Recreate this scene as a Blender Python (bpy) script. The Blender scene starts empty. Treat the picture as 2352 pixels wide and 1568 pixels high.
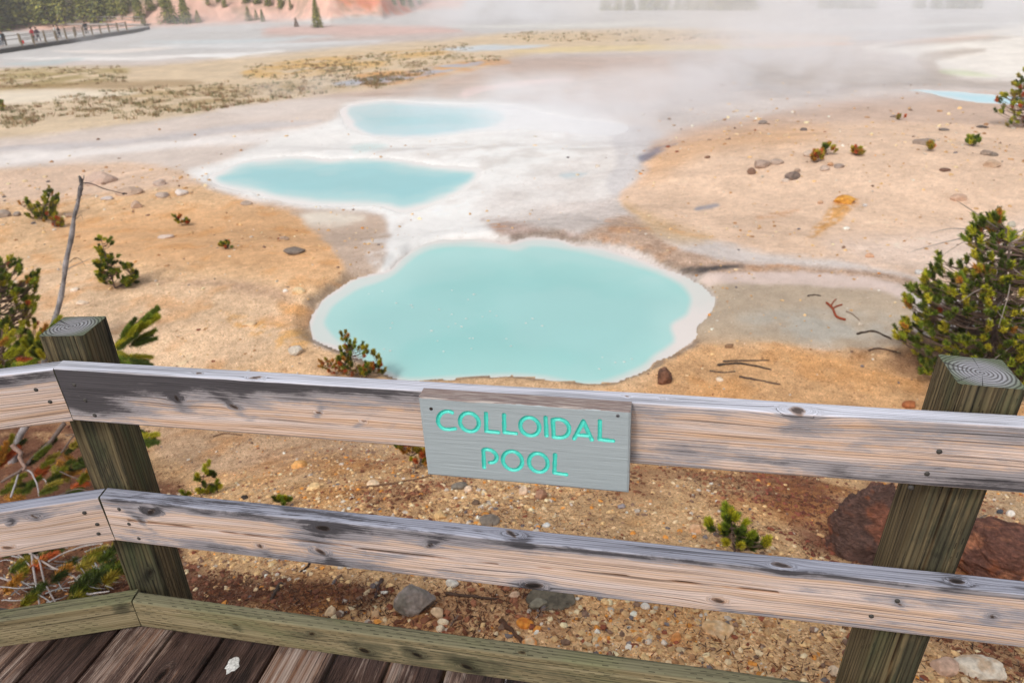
import bpy, math, random
import numpy as np
from mathutils import Matrix, Vector

# ------------------------------------------------------------------ camera
FPX, PITCH, ROLL, YAW, CH, CD = 1699.83, 0.47032, -0.03424, -0.22294, 1.74881, 1.22051
SC = bpy.context.scene
COL = SC.collection
C0 = np.array([0.0, -CD, CH])
_f = np.array([math.sin(YAW)*math.cos(PITCH), math.cos(YAW)*math.cos(PITCH), -math.sin(PITCH)])
_r = np.array([math.cos(YAW), -math.sin(YAW), 0.0]); _u = np.cross(_r, _f)
RT = _r*math.cos(ROLL)+_u*math.sin(ROLL); UP = -_r*math.sin(ROLL)+_u*math.cos(ROLL)
cam = bpy.data.cameras.new('camera'); camo = bpy.data.objects.new('camera', cam); COL.objects.link(camo)
cam.sensor_width = 36; cam.lens = FPX/2352*36; cam.clip_start = 0.05; cam.clip_end = 6000
M = Matrix(((RT[0], UP[0], -_f[0], C0[0]), (RT[1], UP[1], -_f[1], C0[1]), (RT[2], UP[2], -_f[2], C0[2]), (0, 0, 0, 1)))
camo.matrix_world = M
cam.dof.use_dof = True; cam.dof.focus_distance = 1.6; cam.dof.aperture_fstop = 6.3
SC.camera = camo

# ------------------------------------------------------------------ light
SUN_EL, SUN_AZ = math.radians(48), math.radians(200)      # azimuth clockwise from +Y
w = bpy.data.worlds.new('World'); SC.world = w; w.use_nodes = True
nt = w.node_tree; bg = nt.nodes['Background']
sky = nt.nodes.new('ShaderNodeTexSky'); sky.sky_type = 'NISHITA'; sky.sun_disc = False
sky.sun_elevation = SUN_EL; sky.sun_rotation = SUN_AZ; sky.air_density = 1.0; sky.dust_density = 3.0
hs = nt.nodes.new('ShaderNodeHueSaturation'); hs.inputs['Saturation'].default_value = 0.28
nt.links.new(sky.outputs[0], hs.inputs['Color']); nt.links.new(hs.outputs[0], bg.inputs['Color'])
bg.inputs['Strength'].default_value = 0.14
sl = bpy.data.lights.new('sun', 'SUN'); so = bpy.data.objects.new('sun', sl); COL.objects.link(so)
sl.energy = 1.5; sl.angle = math.radians(11); sl.color = (1.0, 0.95, 0.88)
sd_ = Vector((math.sin(SUN_AZ)*math.cos(SUN_EL), math.cos(SUN_AZ)*math.cos(SUN_EL), math.sin(SUN_EL)))
so.rotation_euler = sd_.to_track_quat('Z', 'Y').to_euler()
SC.view_settings.view_transform = 'Standard'; SC.view_settings.look = 'None'
SC.view_settings.exposure = 0.13; SC.view_settings.gamma = 1.0
SC.cycles.use_denoising = True
SC.cycles.max_bounces = 6; SC.cycles.diffuse_bounces = 3; SC.cycles.glossy_bounces = 2
SC.cycles.transmission_bounces = 2; SC.cycles.volume_bounces = 4; SC.cycles.transparent_max_bounces = 8
SC.cycles.volume_step_rate = 2.0; SC.cycles.volume_max_steps = 128
SC.cycles.caustics_reflective = False; SC.cycles.caustics_refractive = False

# ------------------------------------------------------------------ numpy helpers
rng = np.random.default_rng(7)
def smooth(a, b, x):
    t = np.clip((x-a)/(b-a), 0, 1); return t*t*(3-2*t)
def _hash(ix, iy, iz, seed):
    h = (ix.astype(np.int64)*374761393 + iy.astype(np.int64)*668265263 + iz.astype(np.int64)*2147483647 + seed*974634777) & 0xffffffff
    h = ((h ^ (h >> 13))*1274126177) & 0xffffffff
    h = ((h ^ (h >> 16))*2246822519) & 0xffffffff
    return ((h ^ (h >> 15)) & 0xffffff)/float(0xffffff)
def vnoise(x, y, z=None, seed=0):
    x = np.asarray(x, float); y = np.asarray(y, float)
    z = np.zeros_like(x) if z is None else np.asarray(z, float)+np.zeros_like(x)
    ix, iy, iz = np.floor(x), np.floor(y), np.floor(z)
    fx, fy, fz = x-ix, y-iy, z-iz
    fx = fx*fx*(3-2*fx); fy = fy*fy*(3-2*fy); fz = fz*fz*(3-2*fz)
    flat = not np.any(z)
    def layer(k):
        a = _hash(ix, iy, iz+k, seed); b = _hash(ix+1, iy, iz+k, seed)
        c = _hash(ix, iy+1, iz+k, seed); d = _hash(ix+1, iy+1, iz+k, seed)
        return (a*(1-fx)+b*fx)*(1-fy)+(c*(1-fx)+d*fx)*fy
    if flat: return layer(0)*2-1
    return (layer(0)*(1-fz)+layer(1)*fz)*2-1
def fbm(x, y, z=None, oct=4, seed=0):
    s = 0; a = 1.0; t = 0
    for o in range(oct):
        k = 2.03**o
        s = s+a*vnoise(np.asarray(x)*k+17.3*o, np.asarray(y)*k-9.1*o, None if z is None else np.asarray(z)*k+3.7*o, seed+o); t += a; a *= 0.5
    return s/t
def lin(c):
    c = np.asarray(c, float)/255.0
    return np.where(c <= 0.04045, c/12.92, ((c+0.055)/1.055)**2.4)
GAIN = 1.0
def alb(r, g, b):                       # albedo of a surface from its colour in even daylight
    return np.minimum(lin((r, g, b))/GAIN, 0.86)
def rays(px, py):
    px = np.asarray(px, float); py = np.asarray(py, float)
    D = _f[None, :]+RT[None, :]*((px-1176)/FPX)[:, None]-UP[None, :]*((py-784)/FPX)[:, None]
    return D
def to_photo(x, y, z):
    P = np.stack([x-C0[0], y-C0[1], z-C0[2]], -1)
    d = P@_f
    dd = np.where(d > 0.05, d, np.nan)
    return 1176+FPX*(P@RT)/dd, 784-FPX*(P@UP)/dd, d
def on_plane(px, py, z=None, y=None):
    D = rays(np.atleast_1d(px), np.atleast_1d(py))
    t = (z-C0[2])/D[:, 2] if z is not None else (y-C0[1])/D[:, 1]
    return C0+D*t[:, None]
def at_range(px, py, r):                # the point of that line of sight at horizontal distance r from the viewer
    D = rays(np.atleast_1d(px), np.atleast_1d(py)); t = r/np.hypot(D[:, 0], D[:, 1])
    return (C0+D*t[:, None])[0]
def catmull(P, n=6, closed=True):
    P = np.asarray(P, float); N = len(P); out = []
    for i in range(N if closed else N-1):
        if closed: a, b, c, d = P[(i-1) % N], P[i], P[(i+1) % N], P[(i+2) % N]
        else: a, b, c, d = P[max(i-1, 0)], P[i], P[i+1], P[min(i+2, N-1)]
        for k in range(n):
            t = k/n
            out.append(0.5*((2*b)+(-a+c)*t+(2*a-5*b+4*c-d)*t*t+(-a+3*b-3*c+d)*t**3))
    if not closed: out.append(P[-1])
    return np.array(out)
def sdist(x, y, poly, margin):
    """signed distance (+ inside) to a polygon, -margin beyond its margin"""
    x = np.asarray(x, float); y = np.asarray(y, float)
    out = np.full(x.shape, -float(margin))
    lo, hi = poly.min(0)-margin, poly.max(0)+margin
    with np.errstate(invalid='ignore'):
        m = (x > lo[0]) & (x < hi[0]) & (y > lo[1]) & (y < hi[1])
    if not m.any(): return out
    X, Y = x[m], y[m]; d2 = np.full(X.shape, 1e18); ins = np.zeros(X.shape, bool)
    Q = np.roll(poly, -1, 0)
    for (ax, ay), (bx, by) in zip(poly, Q):
        ex, ey = bx-ax, by-ay; L = ex*ex+ey*ey+1e-12
        t = np.clip(((X-ax)*ex+(Y-ay)*ey)/L, 0, 1)
        d2 = np.minimum(d2, (X-ax-t*ex)**2+(Y-ay-t*ey)**2)
        if ay != by:
            c = (ay > Y) != (by > Y); c &= X < (bx-ax)*(Y-ay)/(by-ay)+ax; ins ^= c
    d = np.sqrt(d2); out[m] = np.maximum(np.where(ins, d, -d), -margin)
    return out

# ------------------------------------------------------------------ object helpers
def make_mesh(name, V, faces, smooth_=True, attrs=None, mats=None, mat_index=None):
    """V (n,3); faces = list of arrays (m,3) / (m,4)"""
    me = bpy.data.meshes.new(name)
    V = np.ascontiguousarray(V, dtype=np.float32)
    faces = [np.asarray(f, dtype=np.int32) for f in (faces if isinstance(faces, list) else [faces]) if len(f)]
    loops = np.concatenate([f.ravel() for f in faces]); tot = np.concatenate([np.full(len(f), f.shape[1], np.int32) for f in faces])
    st = np.concatenate([[0], np.cumsum(tot)[:-1]]).astype(np.int32)
    me.vertices.add(len(V)); me.vertices.foreach_set('co', V.ravel())
    me.loops.add(len(loops)); me.loops.foreach_set('vertex_index', loops)
    me.polygons.add(len(tot)); me.polygons.foreach_set('loop_start', st); me.polygons.foreach_set('loop_total', tot)
    me.polygons.foreach_set('use_smooth', np.full(len(tot), bool(smooth_)))
    if mat_index is not None: me.polygons.foreach_set('material_index', np.asarray(mat_index, np.int32))
    for k, a in (attrs or {}).items():
        a = np.asarray(a, np.float32)
        if a.ndim == 1: at = me.attributes.new(k, 'FLOAT', 'POINT'); at.data.foreach_set('value', a)
        elif k == 'Col':
            at = me.attributes.new(k, 'FLOAT_COLOR', 'POINT')
            at.data.foreach_set('color', np.concatenate([a, np.ones((len(a), 1), np.float32)], 1).astype(np.float32).ravel())
        else: at = me.attributes.new(k, 'FLOAT_VECTOR', 'POINT'); at.data.foreach_set('vector', a.ravel())
    for m in (mats or []): me.materials.append(m)
    me.update(calc_edges=True); me.validate()
    return me
def link(name, data, parent=None, mat=None, loc=None):
    o = bpy.data.objects.new(name, data); COL.objects.link(o)
    if mat is not None: data.materials.append(mat)
    if parent is not None: o.parent = parent
    if loc is not None: o.location = loc
    return o
def tag(o, label=None, cat=None, group=None, kind=None):
    if label: o['label'] = label
    if cat: o['category'] = cat
    if group: o['group'] = group
    if kind: o['kind'] = kind
    return o
def empty(name, loc, rz=0.0):
    o = bpy.data.objects.new(name, None); o.empty_display_size = 0.1; COL.objects.link(o)
    o.location = loc; o.rotation_euler = (0, 0, rz); return o
def copy_tree(o, parent=None):
    c = o.copy(); COL.objects.link(c)
    if parent is not None: c.parent = parent
    for ch in list(o.children): copy_tree(ch, c)
    return c
class Geo:
    """collects pieces for ONE mesh"""
    def __init__(s): s.V = []; s.T = []; s.Q = []; s.C = []; s.n = 0
    def add(s, V, tris=None, quads=None, col=(1, 1, 1)):
        V = np.asarray(V, float); s.V.append(V)
        if tris is not None and len(tris): s.T.append(np.asarray(tris)+s.n)
        if quads is not None and len(quads): s.Q.append(np.asarray(quads)+s.n)
        c = np.asarray(col, float)
        s.C.append(np.tile(c, (len(V), 1)) if c.ndim == 1 else c)
        s.n += len(V)
    def tube(s, P, R, n=6, col=(1, 1, 1), cap=True):
        P = np.asarray(P, float); R = np.broadcast_to(np.asarray(R, float), (len(P),)); T = np.gradient(P, axis=0)
        T /= np.linalg.norm(T, axis=1)[:, None]+1e-9
        ref = np.array([0, 0, 1.0]) if abs(T[:, 2]).mean() < 0.8 else np.array([1.0, 0, 0])
        A = np.cross(T, ref); A /= np.linalg.norm(A, axis=1)[:, None]+1e-9; B = np.cross(T, A)
        th = np.linspace(0, 2*np.pi, n, endpoint=False)
        V = P[:, None, :]+R[:, None, None]*(A[:, None, :]*np.cos(th)[None, :, None]+B[:, None, :]*np.sin(th)[None, :, None])
        V = V.reshape(-1, 3); q = []
        i = np.arange(len(P)-1)[:, None]*n; j = np.arange(n)[None, :]; jn = (j+1) % n
        q = np.stack([i+j, i+n+j, i+n+jn, i+jn], -1).reshape(-1, 4)
        tr = []
        if cap:
            V = np.vstack([V, P[0], P[-1]]); a = len(V)-2; L = (len(P)-1)*n
            tr = [[a, k, (k+1) % n] for k in range(n)]+[[a+1, L+(k+1) % n, L+k] for k in range(n)]
        c = np.asarray(col, float)
        if c.ndim == 2: c = np.vstack([np.repeat(c, n, 0)]+([c[0], c[-1]] if cap else []))
        s.add(V, tr, q, c)
    def box(s, x0, x1, y0, y1, z0, z1, mat=None, col=(1, 1, 1)):
        V = np.array([[x, y, z] for z in (z0, z1) for y in (y0, y1) for x in (x0, x1)], float)
        if mat is not None: V = V@np.asarray(mat)[:3, :3].T+np.asarray(mat)[:3, 3]
        s.add(V, None, [[0, 2, 3, 1], [4, 5, 7, 6], [0, 1, 5, 4], [2, 6, 7, 3], [1, 3, 7, 5], [0, 4, 6, 2]], col)
    def mesh(s, name, smooth_=True):
        f = []
        if s.T: f.append(np.concatenate(s.T))
        if s.Q: f.append(np.concatenate(s.Q))
        return make_mesh(name, np.concatenate(s.V), f, smooth_, {'Col': np.concatenate(s.C)})
_ico = {}
def ico(sub):
    if sub in _ico: return _ico[sub]
    import bmesh
    bm = bmesh.new(); bmesh.ops.create_icosphere(bm, subdivisions=sub, radius=1.0)
    V = np.array([v.co[:] for v in bm.verts]); F = np.array([[v.index for v in f.verts] for f in bm.faces]); bm.free()
    _ico[sub] = (V, F); return V, F

# ------------------------------------------------------------------ materials
def new_mat(name):
    m = bpy.data.materials.new(name); m.use_nodes = True; nt = m.node_tree
    return m, nt, nt.nodes['Principled BSDF'], nt.nodes, nt.links
def N(nodes, t, **kw):
    n = nodes.new('ShaderNode'+t)
    for k, v in kw.items(): setattr(n, k, v)
    return n
def noise_node(nodes, links, vec, scale, detail=3, rough=0.55, dist=0.0):
    n = N(nodes, 'TexNoise'); n.inputs['Scale'].default_value = scale; n.inputs['Detail'].default_value = detail
    n.inputs['Roughness'].default_value = rough; n.inputs['Distortion'].default_value = dist
    if vec is not None: links.new(vec, n.inputs['Vector'])
    return n.outputs['Fac']
def ramp(nodes, links, fac, stops):
    n = N(nodes, 'ValToRGB'); e = n.color_ramp.elements
    while len(e) < len(stops): e.new(0.5)
    for el, (p, c) in zip(e, stops):
        el.position = p; el.color = (*c, 1) if hasattr(c, '__len__') else (c, c, c, 1)
    links.new(fac, n.inputs['Fac']); return n.outputs['Color']
def mixc(nodes, links, fac, a, b, mode='MIX'):
    n = N(nodes, 'Mix', data_type='RGBA', blend_type=mode)
    for s, v in (('Factor', fac), ('A', a), ('B', b)):
        i = {'Factor': 0, 'A': 6, 'B': 7}[s]
        if hasattr(v, 'links'): links.new(v, n.inputs[i])
        elif s == 'Factor': n.inputs[i].default_value = v
        else: n.inputs[i].default_value = (*v, 1)
    return n.outputs[2]
def math_(nodes, links, op, a, b=None, clamp=False):
    n = N(nodes, 'Math', operation=op); n.use_clamp = clamp
    for i, v in enumerate((a, b)):
        if v is None: continue
        if hasattr(v, 'links'): links.new(v, n.inputs[i])
        else: n.inputs[i].default_value = v
    return n.outputs[0]
def bump(nodes, links, bsdf, h, strength=0.3, dist=0.01):
    b = N(nodes, 'Bump'); b.inputs['Strength'].default_value = strength; b.inputs['Distance'].default_value = dist
    links.new(h, b.inputs['Height']); links.new(b.outputs[0], bsdf.inputs['Normal'])
def attr(nodes, name, out='Color'):
    n = N(nodes, 'Attribute'); n.attribute_name = name; return n.outputs[out]
def obj_co(nodes): return N(nodes, 'TexCoord').outputs['Object']
def geo_co(nodes): return N(nodes, 'NewGeometry').outputs['Position']

def mat_vcol(name, rough=0.8, vary=0.25, scale=30, spec=0.3, bstr=0.0, bdist=0.01, sss=False):
    m, nt, b, nd, lk = new_mat(name)
    c = attr(nd, 'Col'); n = noise_node(nd, lk, obj_co(nd), scale, 4)
    r = ramp(nd, lk, n, [(0.3, 1-vary), (0.7, 1+vary*0.6)])
    lk.new(mixc(nd, lk, 1.0, c, r, 'MULTIPLY'), b.inputs['Base Color'])
    b.inputs['Roughness'].default_value = rough; b.inputs['Specular IOR Level'].default_value = spec
    if bstr: bump(nd, lk, b, n, bstr, bdist)
    return m

# ------------------------------------------------------------------ terrain shape
def q2(P, ox, oy, s): return [(ox+s*a, oy+s*b) for a, b in P]
POOL1 = q2([(210,685),(240,600),(280,550),(350,505),(430,450),(520,425),(600,405),(660,350),(740,300),(830,270),(960,258),(1100,262),(1180,275),(1260,255),(1350,247),(1450,262),(1520,285),(1650,300),(1800,345),(1900,385),(2030,425),(2120,480),(2180,530),(2195,575),(2150,640),(2105,690),(2110,740),(2060,790),(1980,830),(1900,865),(1880,895),(1800,925),(1700,960),(1600,972),(1500,965),(1380,955),(1300,940),(1150,925),(1000,935),(850,950),(700,950),(590,920),(480,850),(330,790),(240,765),(213,720)], 612.5, 428.75, .46875)
POOL1_IN = q2([(270,650),(330,565),(450,490),(600,432),(700,350),(800,296),(950,280),(1150,290),(1220,300),(1300,276),(1420,284),(1600,315),(1780,365),(1950,425),(2050,485),(2090,550),(2065,630),(1990,680),(2000,760),(1900,830),(1850,880),(1700,945),(1550,967),(1300,930),(1000,935),(700,945),(580,905),(450,850),(340,765),(290,710)], 612.5, 428.75, .46875)
POOL2 = [(484,410),(505,392),(560,370),(640,360),(700,358),(760,364),(850,362),(930,366),(1000,378),(1090,384),(1110,400),(1080,432),(1010,466),(930,488),(880,476),(800,474),(720,472),(640,463),(580,444),(510,430)]
POOL2_IN = [(500,410),(520,396),(570,377),(640,369),(700,367),(760,373),(850,369),(930,376),(1000,388),(1078,394),(1085,405),(1055,430),(1000,455),(930,476),(885,468),(800,464),(720,461),(650,452),(590,434),(525,423)]
POOL3 = [(780,258),(800,242),(860,233),(900,231),(1000,239),(1150,241),(1240,258),(1330,276),(1430,284),(1440,300),(1400,312),(1300,306),(1200,298),(1100,303),(1000,316),(930,319),(860,315),(810,300),(790,280)]
POOL3_IN = [(800,262),(806,247),(860,239),(900,237),(970,244),(1050,246),(1120,252),(1160,268),(1140,284),(1080,297),(980,310),(920,312),(860,308),(822,292),(812,276)]
POOL4 = [(2085,206),(2180,209),(2290,219),(2345,222),(2420,232),(2420,250),(2300,240),(2240,236),(2180,226),(2130,214)]
POOLS = [(POOL1, POOL1_IN, -2.87, 4), (POOL2, POOL2_IN, -3.55, 4), (POOL3, POOL3_IN, -4.07, 4), (POOL4, POOL4, -4.1, 4)]
POOLW = []
for P, Pin, L, k in POOLS:
    a = catmull(P, k); W = on_plane(a[:, 0], a[:, 1], z=L)[:, :2]
    a2 = catmull(Pin, k); W2 = on_plane(a2[:, 0], a2[:, 1], z=L)[:, :2]
    POOLW.append((W, W2, L))
HR = np.log(np.array([0.05, 1.3, 2.5, 4, 6, 7.5, 8.5, 13.5, 17, 23, 28, 37, 60, 90, 130, 4000]))
HH = np.array([2.02, 2.07, 2.35, 3.0, 3.95, 4.45, 4.6, 4.65, 5.2, 5.33, 5.75, 5.85, 6.5, 7.2, 7.6, 7.6])
def prof(r):
    l = np.log(np.maximum(r, .05)); d = 0.06
    return (np.interp(l-d, HR, HH)+np.interp(l, HR, HH)+np.interp(l+d, HR, HH))/3
# the foot of the slopes round the basin: azimuth, distance (metres)
FOOT_PX = [(-700,150),(-300,110),(0,72),(200,66),(330,62),(480,56),(640,48),(760,58),(880,46),(950,24),(990,8),(1080,0),(1200,6),(1480,14),(1700,20),(2000,16),(2200,14),(2352,6),(2700,0)]
def _foot():
    A, R = [], []
    for px, py in FOOT_PX:
        p = on_plane(px, py, z=CH-7.5)[0]; A.append(math.atan2(p[0], p[1]+CD)); R.append(math.hypot(p[0], p[1]+CD))
    return np.array(A), np.minimum(np.array(R), 260)
FA, FR = _foot()
def foot(az): return np.interp(az, FA, FR)
def hill(x, y):
    r = np.hypot(x, y+CD); az = np.arctan2(x, y+CD)
    d = r-foot(az)
    left = smooth(FA[11], FA[8], az)
    n = fbm(x/18, y/18, oct=4, seed=5); n2 = fbm(x/6, y/6, oct=3, seed=9)
    h = np.maximum(d+2*n, 0)
    z = (0.10+0.20*left)*np.minimum(h, 130)*smooth(-2, 14, h)
    g = np.abs(fbm(az*26, r/60, oct=3, seed=31))          # gullies of the bare slope
    return z+smooth(0, 12, h)*(1.6*n+0.5*n2-1.5*(0.3-g)*left)
def height(x, y):
    x = np.asarray(x, float); y = np.asarray(y, float)
    r = np.hypot(x, y+CD); z = CH-prof(r)
    # mounds on either bank, the white sinter mound far right
    for mx, my, rad, hh in MOUNDS:
        z = z+hh*np.exp(-((x-mx)**2+(y-my)**2)/(rad*rad))
    s = smooth(1.5, 12, r)
    z = z+(0.015+0.03*s)*fbm(x*1.7, y*1.7, oct=4, seed=3)+0.09*smooth(4, 20, r)*fbm(x/3.2, y/3.2, oct=3, seed=4)
    z = z+np.where(r < 14, 0.006*fbm(x*14, y*14, oct=3, seed=8), 0)
    z = z+hill(x, y)
    for (W, Win, L) in POOLW:
        reach = 2.6 if L > -3 else 5.0
        d = sdist(x, y, W, reach)
        e = (0.07 if L > -3 else .12)*fbm(x*2.5, y*2.5, oct=4, seed=12)
        d = d+e*(np.abs(d) < reach*0.9)
        out = smooth(0, reach, -d)
        bank = L+0.015+0.10*smooth(0, 0.25, -d)*(1 if L > -3 else .3)+0.02*fbm(x*3, y*3, oct=2, seed=6)
        zz = z*out+bank*(1-out)
        z = np.where(d > 0, L-0.01-0.25*smooth(0, 1.2, d), np.where(d > -reach*.999, zz, z))
    return z
MOUNDS = []
def hit(px, py, rmax=230, n=500):
    px = np.atleast_1d(np.asarray(px, float)); py = np.atleast_1d(np.asarray(py, float))
    D = rays(px, py); hd = np.hypot(D[:, 0], D[:, 1])
    R = np.exp(np.linspace(math.log(0.9), math.log(rmax), n))
    T = R[None, :]/hd[:, None]
    X = C0[0]+D[:, 0:1]*T; Y = C0[1]+D[:, 1:2]*T; Z = C0[2]+D[:, 2:3]*T
    G = Z-height(X, Y); out = np.empty((len(px), 3))
    for i in range(len(px)):
        k = np.argmax(G[i] < 0) if (G[i] < 0).any() else n-1
        k = max(k, 1); a, b = G[i, k-1], G[i, k]; t = a/(a-b) if a != b else 0; t = min(max(t, 0), 1)
        x = X[i, k-1]*(1-t)+X[i, k]*t; y = Y[i, k-1]*(1-t)+Y[i, k]*t
        out[i] = (x, y, float(height(np.array([x]), np.array([y]))[0]))
    return out
def _mound(px, py, rad, hh):
    p = hit([px], [py])[0]; return (p[0], p[1], rad, hh)
_m = [_mound(2080, 400, 6.0, 0.75), _mound(330, 600, 3.0, 0.25), _mound(2330, 130, 9.0, 1.2), _mound(2500, 760, 2.5, 0.4)]
MOUNDS = _m

# ------------------------------------------------------------------ ground
def zones(px, py, x, y, r):
    """albedo and stoniness of the ground: mapped patches, with ragged edges"""
    far = smooth(8, 40, r)
    wx = px+fbm(x*.9, y*.9, oct=4, seed=20)*15*(1-far*.5)+fbm(x/5, y/5, oct=3, seed=21)*14*far
    wy = py+fbm(x*.9, y*.9, oct=4, seed=22)*11*(1-far*.75)+fbm(x/5, y/5, oct=3, seed=23)*3*far+fbm(x*7, y*7, oct=2, seed=24)*3*(1-far)
    C = np.tile(alb(206, 196, 190), (len(px), 1)); G = np.full(len(px), 0.35)
    def z(poly, col, soft=6, a=1.0, g=None, k=4, nz=None):
        p = catmull(poly, k); m = sdist(wx, wy, p, soft*3+4)
        m = smooth(-soft*1.35, soft*1.35, m)*a
        if nz: m = m*smooth(nz[1], nz[2], fbm(x*nz[0], y*nz[0], oct=4, seed=nz[3]))
        C[:] = C*(1-m[:, None])+alb(*col)*m[:, None]
        if g is not None: G[:] = G*(1-m)+g*m
    # far basin
    z([(-900,-200),(-900,260),(0,150),(700,120),(1300,75),(3300,60),(3300,-300)], (196,194,192), 10, .9, .1)
    z([(-900,40),(0,70),(330,62),(700,45),(980,20),(1080,-10),(1100,-300),(-900,-300)], (226,184,166), 6, 1, .6)
    z([(690,-40),(760,-5),(830,22),(900,34),(940,26),(900,-5),(900,-60)], (222,138,106), 8, .9, .8, nz=(.35,-.5,.1,41))
    z([(560,-60),(620,-10),(700,-5),(760,-60)], (150,150,110), 8, .6, .4)
    z([(-900,-200),(-900,40),(0,48),(160,52),(260,30),(330,-40)], (150,146,112), 10, .7, .4)
    z([(130,20),(165,15),(190,35),(165,52),(140,46)], (240,226,214), 4, .9, .2)
    z([(640,62),(760,58),(1000,62),(1060,74),(900,84),(700,84),(600,76)], (216,178,166), 5, .7, .4)
    z([(620,76),(900,82),(1100,76),(1020,92),(800,100),(640,96)], (196,178,170), 5, .6, .4)
    for yy, xa, xb, c in [(118,120,420,(232,222,214)),(134,0,560,(236,232,228)),(128,420,660,(240,238,236)),(96,330,760,(200,206,208)),(146,0,200,(186,196,196)),(105,300,900,(214,214,214)),(60,1020,1600,(214,212,206)),(88,1700,2352,(206,206,206)),(66,1500,2352,(216,216,214))]:
        z([(xa,yy),((xa+xb)/2,yy-5),(xb,yy-12),((xa+xb)/2,yy+5)], c, 3, .8, .1)
    # marsh
    z([(-500,190),(0,158),(300,150),(500,138),(760,112),(1010,92),(1200,74),(1500,66),(1750,72),(1760,104),(1500,112),(1250,122),(1100,158),(980,198),(860,210),(700,228),(460,262),(200,300),(0,330),(-500,360)], (214,192,160), 6, .9, .5)
    z([(0,165),(150,156),(290,154),(280,176),(200,196),(0,206)], (160,142,84), 6, .75, .5, nz=(.5,-.6,.2,42))
    z([(0,196),(200,190),(440,184),(440,196),(200,206),(0,206)], (150,122,80), 4, .6, .5)
    z([(560,160),(760,130),(1000,112),(1040,120),(900,150),(640,180)], (214,170,92), 5, .7, .4, nz=(.5,-.5,.2,43))
    z([(220,212),(500,196),(800,176),(860,192),(640,226),(420,250),(300,236)], (176,150,104), 7, .75, .5, nz=(.6,-.6,.3,44))
    z([(820,170),(980,158),(1080,140),(1160,138),(1150,152),(1000,180),(850,200)], (214,154,78), 4, .85, .4, nz=(.7,-.7,.2,45))
    z([(0,212),(180,208),(330,214),(120,232),(0,240)], (232,220,200), 5, .8, .2)
    z([(760,186),(900,172),(1020,150),(1100,142),(1090,150),(960,180),(800,196)], (168,178,196), 3, .8, .1, nz=(.5,-.3,.2,46))
    z([(1020,112),(1130,104),(1260,104),(1200,112),(1060,120)], (198,208,216), 3, .8, .1)
    z([(1180,118),(1400,106),(1700,104),(1860,108),(1700,114),(1300,122)], (222,202,150), 3, .7, .3)
    z([(1560,84),(1860,80),(1960,90),(1800,100),(1600,98)], (226,198,168), 4, .7, .3)
    z([(1180,84),(1400,72),(1680,72),(1900,84),(1500,92),(1250,96)], (206,182,148), 5, .7, .4, nz=(.5,-.5,.2,47))
    z([(1680,102),(1800,96),(1960,100),(1800,108)], (232,184,146), 3, .7, .2)
    # brown shelf behind the pools
    z([(700,228),(900,200),(1050,170),(1200,150),(1400,140),(1560,138),(1640,160),(1700,200),(1500,232),(1250,240),(1050,236),(850,230)], (196,172,156), 10, .9, .45)
    z([(1120,140),(1350,128),(1640,130),(1660,150),(1400,160),(1180,164)], (184,158,142), 8, .6, .45)
    z([(1060,212),(1080,200),(1140,192),(1230,182),(1310,180),(1290,188),(1200,198),(1110,212),(1080,226)], (236,204,194), 4, .8, .4)
    z([(1560,130),(1900,128),(2130,170),(2150,200),(1900,214),(1650,236),(1520,240),(1560,180)], (188,180,176), 12, .6, .35)
    z([(1700,150),(2050,150),(2200,178),(2352,190),(2600,195),(2600,205),(2200,200),(1900,200),(1700,190)], (182,170,160), 8, .8, .3)
    # sinter mound, far right
    z([(1980,110),(2120,92),(2352,60),(2700,40),(2700,190),(2352,186),(2230,176),(2160,160),(2080,128)], (232,226,218), 7, 1, .3)
    z([(2120,92),(2260,84),(2330,88),(2200,98),(2020,112)], (176,164,154), 4, .7, .4)
    z([(2050,100),(2180,84),(2280,84),(2170,96)], (230,206,192), 5, .6, .3)
    z([(2130,120),(2240,112),(2260,118),(2150,140),(2160,160),(2200,176),(2150,172),(2100,144)], (176,160,146), 6, .7, .4)
    z([(2160,160),(2230,164),(2290,176),(2180,170)], (196,206,160), 4, .6, .2)
    # grey wash left of the pools with pale streaks
    z([(-600,360),(0,318),(200,296),(460,262),(700,230),(800,238),(780,270),(640,330),(560,360),(450,400),(200,378),(0,400),(-600,460)], (212,198,188), 7, .95, .2)
    z([(-600,420),(0,352),(250,336),(420,318),(640,300),(760,284),(700,320),(560,330),(300,350),(0,384),(-600,470)], (232,226,222), 6, .85, .1)
    z([(0,336),(300,316),(560,286),(740,276),(640,292),(300,330),(0,350)], (186,186,192), 5, .5, .15)
    z([(500,250),(760,226),(860,226),(780,244),(600,268)], (218,206,198), 5, .6, .15)
    # white flat around the pools
    z([(436,404),(470,385),(540,360),(620,322),(740,290),(780,262),(800,240),(900,228),(1180,236),(1330,262),(1440,290),(1468,330),(1450,400),(1410,450),(1330,500),(1240,540),(1180,552),(1100,552),(1010,556),(940,580),(900,615),(868,630),(886,590),(893,545),(888,505),(860,490),(780,482),(690,474),(600,462),(520,436)], (236,234,231), 9, 1, .10)
    z([(560,352),(900,330),(1300,300),(1440,310),(1400,420),(1200,480),(1000,500),(900,540),(1000,380),(700,352)], (214,208,203), 10, .75, .15, nz=(1.3,-.25,.45,97))
    z([(560,352),(640,322),(760,300),(800,320),(700,350),(600,364)], (230,226,222), 8, .7, .05)
    z([(1090,490),(1140,440),(1250,400),(1400,330),(1470,330),(1490,420),(1470,520),(1400,560),(1300,552),(1220,545),(1150,545),(1110,520)], (216,208,203), 22, .55, .4)
    z([(1130,520),(1200,490),(1330,460),(1440,470),(1460,520),(1400,556),(1300,552),(1220,545),(1150,545)], (206,196,190), 14, .8, .6)
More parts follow.
